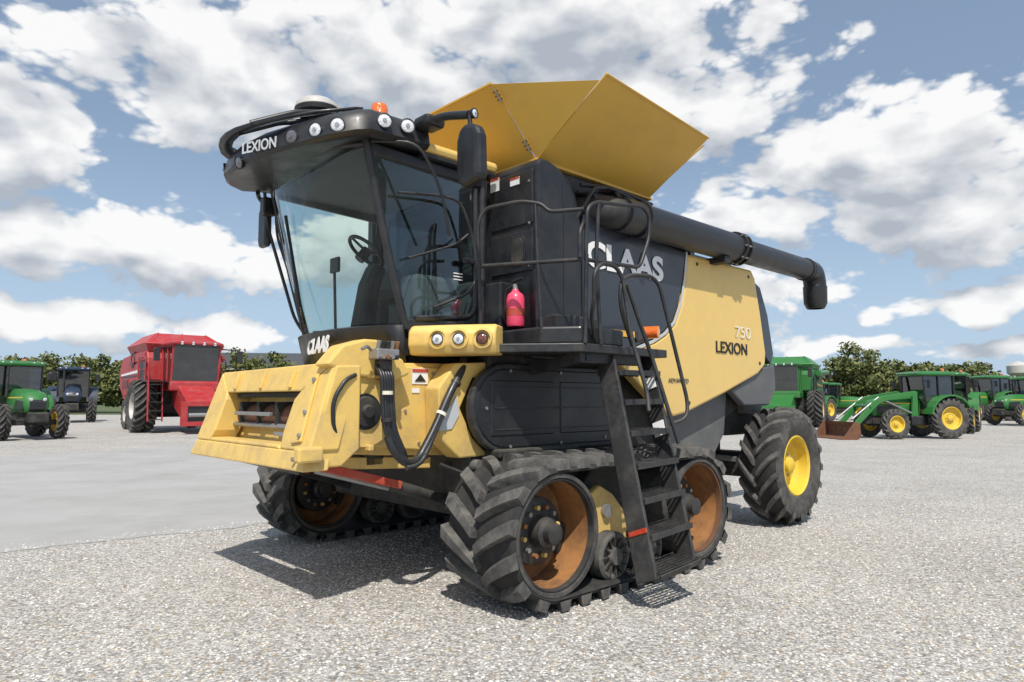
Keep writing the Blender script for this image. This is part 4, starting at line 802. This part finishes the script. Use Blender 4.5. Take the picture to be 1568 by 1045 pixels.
# ================================================================== SKY + SUN + CAMERA
w=bpy.data.worlds.new('World'); scene.world=w; w.use_nodes=True; nt=w.node_tree; N=nt.nodes; L=nt.links
sunv=Vector((.06,-.68,1)).normalized(); el=math.asin(sunv.z); az=math.atan2(sunv.x,sunv.y)
blobs=[(-37,16.8,6.5,4.2),(-25,24.5,13,5.0),(-11,27,13,6.5),(5,30,19,6.0),(-29,10.4,14,3.2),(14,24.5,11,6),(28.5,18.0,11,4.8),(34.5,12.8,9,3.6),(20.5,14.0,5,2.0),(26.8,4.7,4,.9),(34.5,7,6,1.6),(35.8,3.6,5,1.0),(-34,5.8,9,1.5),(-23.5,5.2,9,1.3),(-14,13,8,4),(-44,27,7,3),(50,22,9,5),(-54,18,10,5),(12,8,8,2.2)]
def make_group(name,fine):
    grp=bpy.data.node_groups.new(name,'ShaderNodeTree')
    grp.interface.new_socket('Dir',in_out='INPUT',socket_type='NodeSocketVector'); grp.interface.new_socket('Density',in_out='OUTPUT',socket_type='NodeSocketFloat')
    gN=grp.nodes; gL=grp.links; gi=gN.new('NodeGroupInput'); go=gN.new('NodeGroupOutput')
    def vmath(op,a,b=None,c=None):
        n=gN.new('ShaderNodeVectorMath'); n.operation=op
        for i,x in enumerate((a,b,c)):
            if x is None: continue
            if isinstance(x,tuple): n.inputs[i].default_value=x
            else: gL.new(x,n.inputs[i])
        return n
    def fmath(op,a,b=None,c=None):
        n=gN.new('ShaderNodeMath'); n.operation=op
        for i,x in enumerate((a,b,c)):
            if x is None: continue
            if isinstance(x,(int,float)): n.inputs[i].default_value=x
            else: gL.new(x,n.inputs[i])
        return n.outputs[0]
    st=vmath('MULTIPLY',gi.outputs[0],(1,1,1.7)).outputs[0]
    wn=gN.new('ShaderNodeTexNoise'); wn.inputs['Scale'].default_value=5; wn.inputs['Detail'].default_value=2; gL.new(st,wn.inputs['Vector'])
    wv=vmath('SUBTRACT',wn.outputs['Color'],(.5,.5,.5)).outputs[0]; wv=vmath('MULTIPLY',wv,(.16,.16,.10)).outputs[0]; dd=vmath('ADD',gi.outputs[0],wv).outputs[0]
    sp=gN.new('ShaderNodeSeparateXYZ'); gL.new(dd,sp.inputs[0])
    azn=fmath('ARCTAN2',sp.outputs[0],sp.outputs[1]); eln=fmath('ARCSINE',sp.outputs[2])
    cb=gN.new('ShaderNodeCombineXYZ'); gL.new(azn,cb.inputs[0]); gL.new(eln,cb.inputs[1])
    cur=None
    for a,e_,rx,ry in blobs:
        a,e_,rx,ry=map(rad,(a,e_,rx,ry))
        ln=vmath('LENGTH',vmath('MULTIPLY_ADD',cb.outputs[0],(1/rx,1/ry,0),(-a/rx,-e_/ry,0)).outputs[0]).outputs['Value']
        cur=ln if cur is None else fmath('SMOOTH_MIN',cur,ln,.25)
    bn=gN.new('ShaderNodeTexNoise'); bn.inputs['Scale'].default_value=2.2; bn.inputs['Detail'].default_value=1; gL.new(st,bn.inputs['Vector'])
    cur=fmath('MINIMUM',cur,fmath('MULTIPLY_ADD',bn.outputs['Fac'],-4.0,3.45))
    cur=fmath('MINIMUM',cur,2.2)
    fn=gN.new('ShaderNodeTexNoise'); fn.inputs['Scale'].default_value=7.5; fn.inputs['Detail'].default_value=8 if fine else 2; fn.inputs['Roughness'].default_value=.57; gL.new(st,fn.inputs['Vector'])
    vo=gN.new('ShaderNodeTexVoronoi'); vo.inputs['Scale'].default_value=12; vo.inputs['Detail'].default_value=3 if fine else 1; vo.inputs['Roughness'].default_value=.6
    wv2=vmath('ADD',st,vmath('MULTIPLY',wv,(.6,.6,.6)).outputs[0]).outputs[0]; gL.new(wv2,vo.inputs['Vector'])
    t1=fmath('MULTIPLY',fmath('SUBTRACT',fn.outputs['Fac'],.5),1.7); t2=fmath('MULTIPLY',fmath('SUBTRACT',.45,vo.outputs['Distance']),.85)
    den=fmath('ADD',fmath('ADD',fmath('SUBTRACT',1.60,cur),t1),t2); gL.new(den,go.inputs[0]); return grp
gf=make_group('cloud_density',True); gc=make_group('cloud_density_coarse',False)
tc=N.new('ShaderNodeTexCoord')
def G(gt,off_):
    a=N.new('ShaderNodeVectorMath'); a.operation='ADD'; a.inputs[1].default_value=off_; L.new(tc.outputs['Generated'],a.inputs[0])
    g=N.new('ShaderNodeGroup'); g.node_tree=gt; L.new(a.outputs[0],g.inputs[0]); return g.outputs[0]
d0=G(gf,(0,0,0)); d1=G(gc,(0,0,.045))
def WM(op,a,b=None,c=None,cl=False):
    n=N.new('ShaderNodeMath'); n.operation=op; n.use_clamp=cl
    for i,x in enumerate((a,b,c)):
        if x is None: continue
        if isinstance(x,(int,float)): n.inputs[i].default_value=x
        else: L.new(x,n.inputs[i])
    return n.outputs[0]
al=N.new('ShaderNodeMapRange'); al.interpolation_type='SMOOTHSTEP'; al.inputs[1].default_value=.0; al.inputs[2].default_value=.34; L.new(d0,al.inputs[0])
li=WM('ADD',WM('MULTIPLY',WM('SUBTRACT',d0,d1),.60),WM('SUBTRACT',.98,WM('MULTIPLY',WM('MAXIMUM',d1,0),.40)),None,True)
cr=N.new('ShaderNodeMix'); cr.data_type='RGBA'; cr.inputs[6].default_value=(4.4,4.85,5.5,1); cr.inputs[7].default_value=(9.9,9.85,9.8,1); L.new(li,cr.inputs[0])
sky=N.new('ShaderNodeTexSky'); sky.sky_type='NISHITA'; sky.sun_disc=False; sky.sun_elevation=el; sky.sun_rotation=az; sky.air_density=1.0; sky.dust_density=1.5; sky.ozone_density=1.5
sz=N.new('ShaderNodeSeparateXYZ'); L.new(tc.outputs['Generated'],sz.inputs[0])
hz=N.new('ShaderNodeMapRange'); hz.interpolation_type='SMOOTHSTEP'; hz.inputs[1].default_value=-.02; hz.inputs[2].default_value=.38; hz.inputs[3].default_value=.78; hz.inputs[4].default_value=.30; L.new(sz.outputs[2],hz.inputs[0])
hm=N.new('ShaderNodeMix'); hm.data_type='RGBA'; hm.inputs[7].default_value=(5.2,6.9,9.0,1); L.new(hz.outputs[0],hm.inputs[0]); L.new(sky.outputs[0],hm.inputs[6])
fm=N.new('ShaderNodeMix'); fm.data_type='RGBA'; L.new(WM('MULTIPLY',al.outputs[0],.96),fm.inputs[0]); L.new(hm.outputs[2],fm.inputs[6]); L.new(cr.outputs[2],fm.inputs[7])
bg=N['Background']; L.new(fm.outputs[2],bg.inputs[0]); bg.inputs[1].default_value=.1
w.cycles.sampling_method='MANUAL'; w.cycles.sample_map_resolution=512
sd=bpy.data.lights.new('sun','SUN'); sd.energy=4.6; sd.angle=rad(.6); sd.color=(1,.95,.87); so=bpy.data.objects.new('sun',sd); scene.collection.objects.link(so)
so.rotation_euler=sunv.to_track_quat('Z','Y').to_euler(); so.location=(0,-20,30)
cd=bpy.data.cameras.new('camera'); cd.lens=24; cd.sensor_width=36; cd.clip_end=3000; cd.clip_start=.05
co=bpy.data.objects.new('camera',cd); scene.collection.objects.link(co); co.location=(0,0,1.7); co.rotation_euler=(rad(94.9),0,0); scene.camera=co
scene.view_settings.view_transform='Standard'; scene.view_settings.look='None'; scene.view_settings.exposure=0
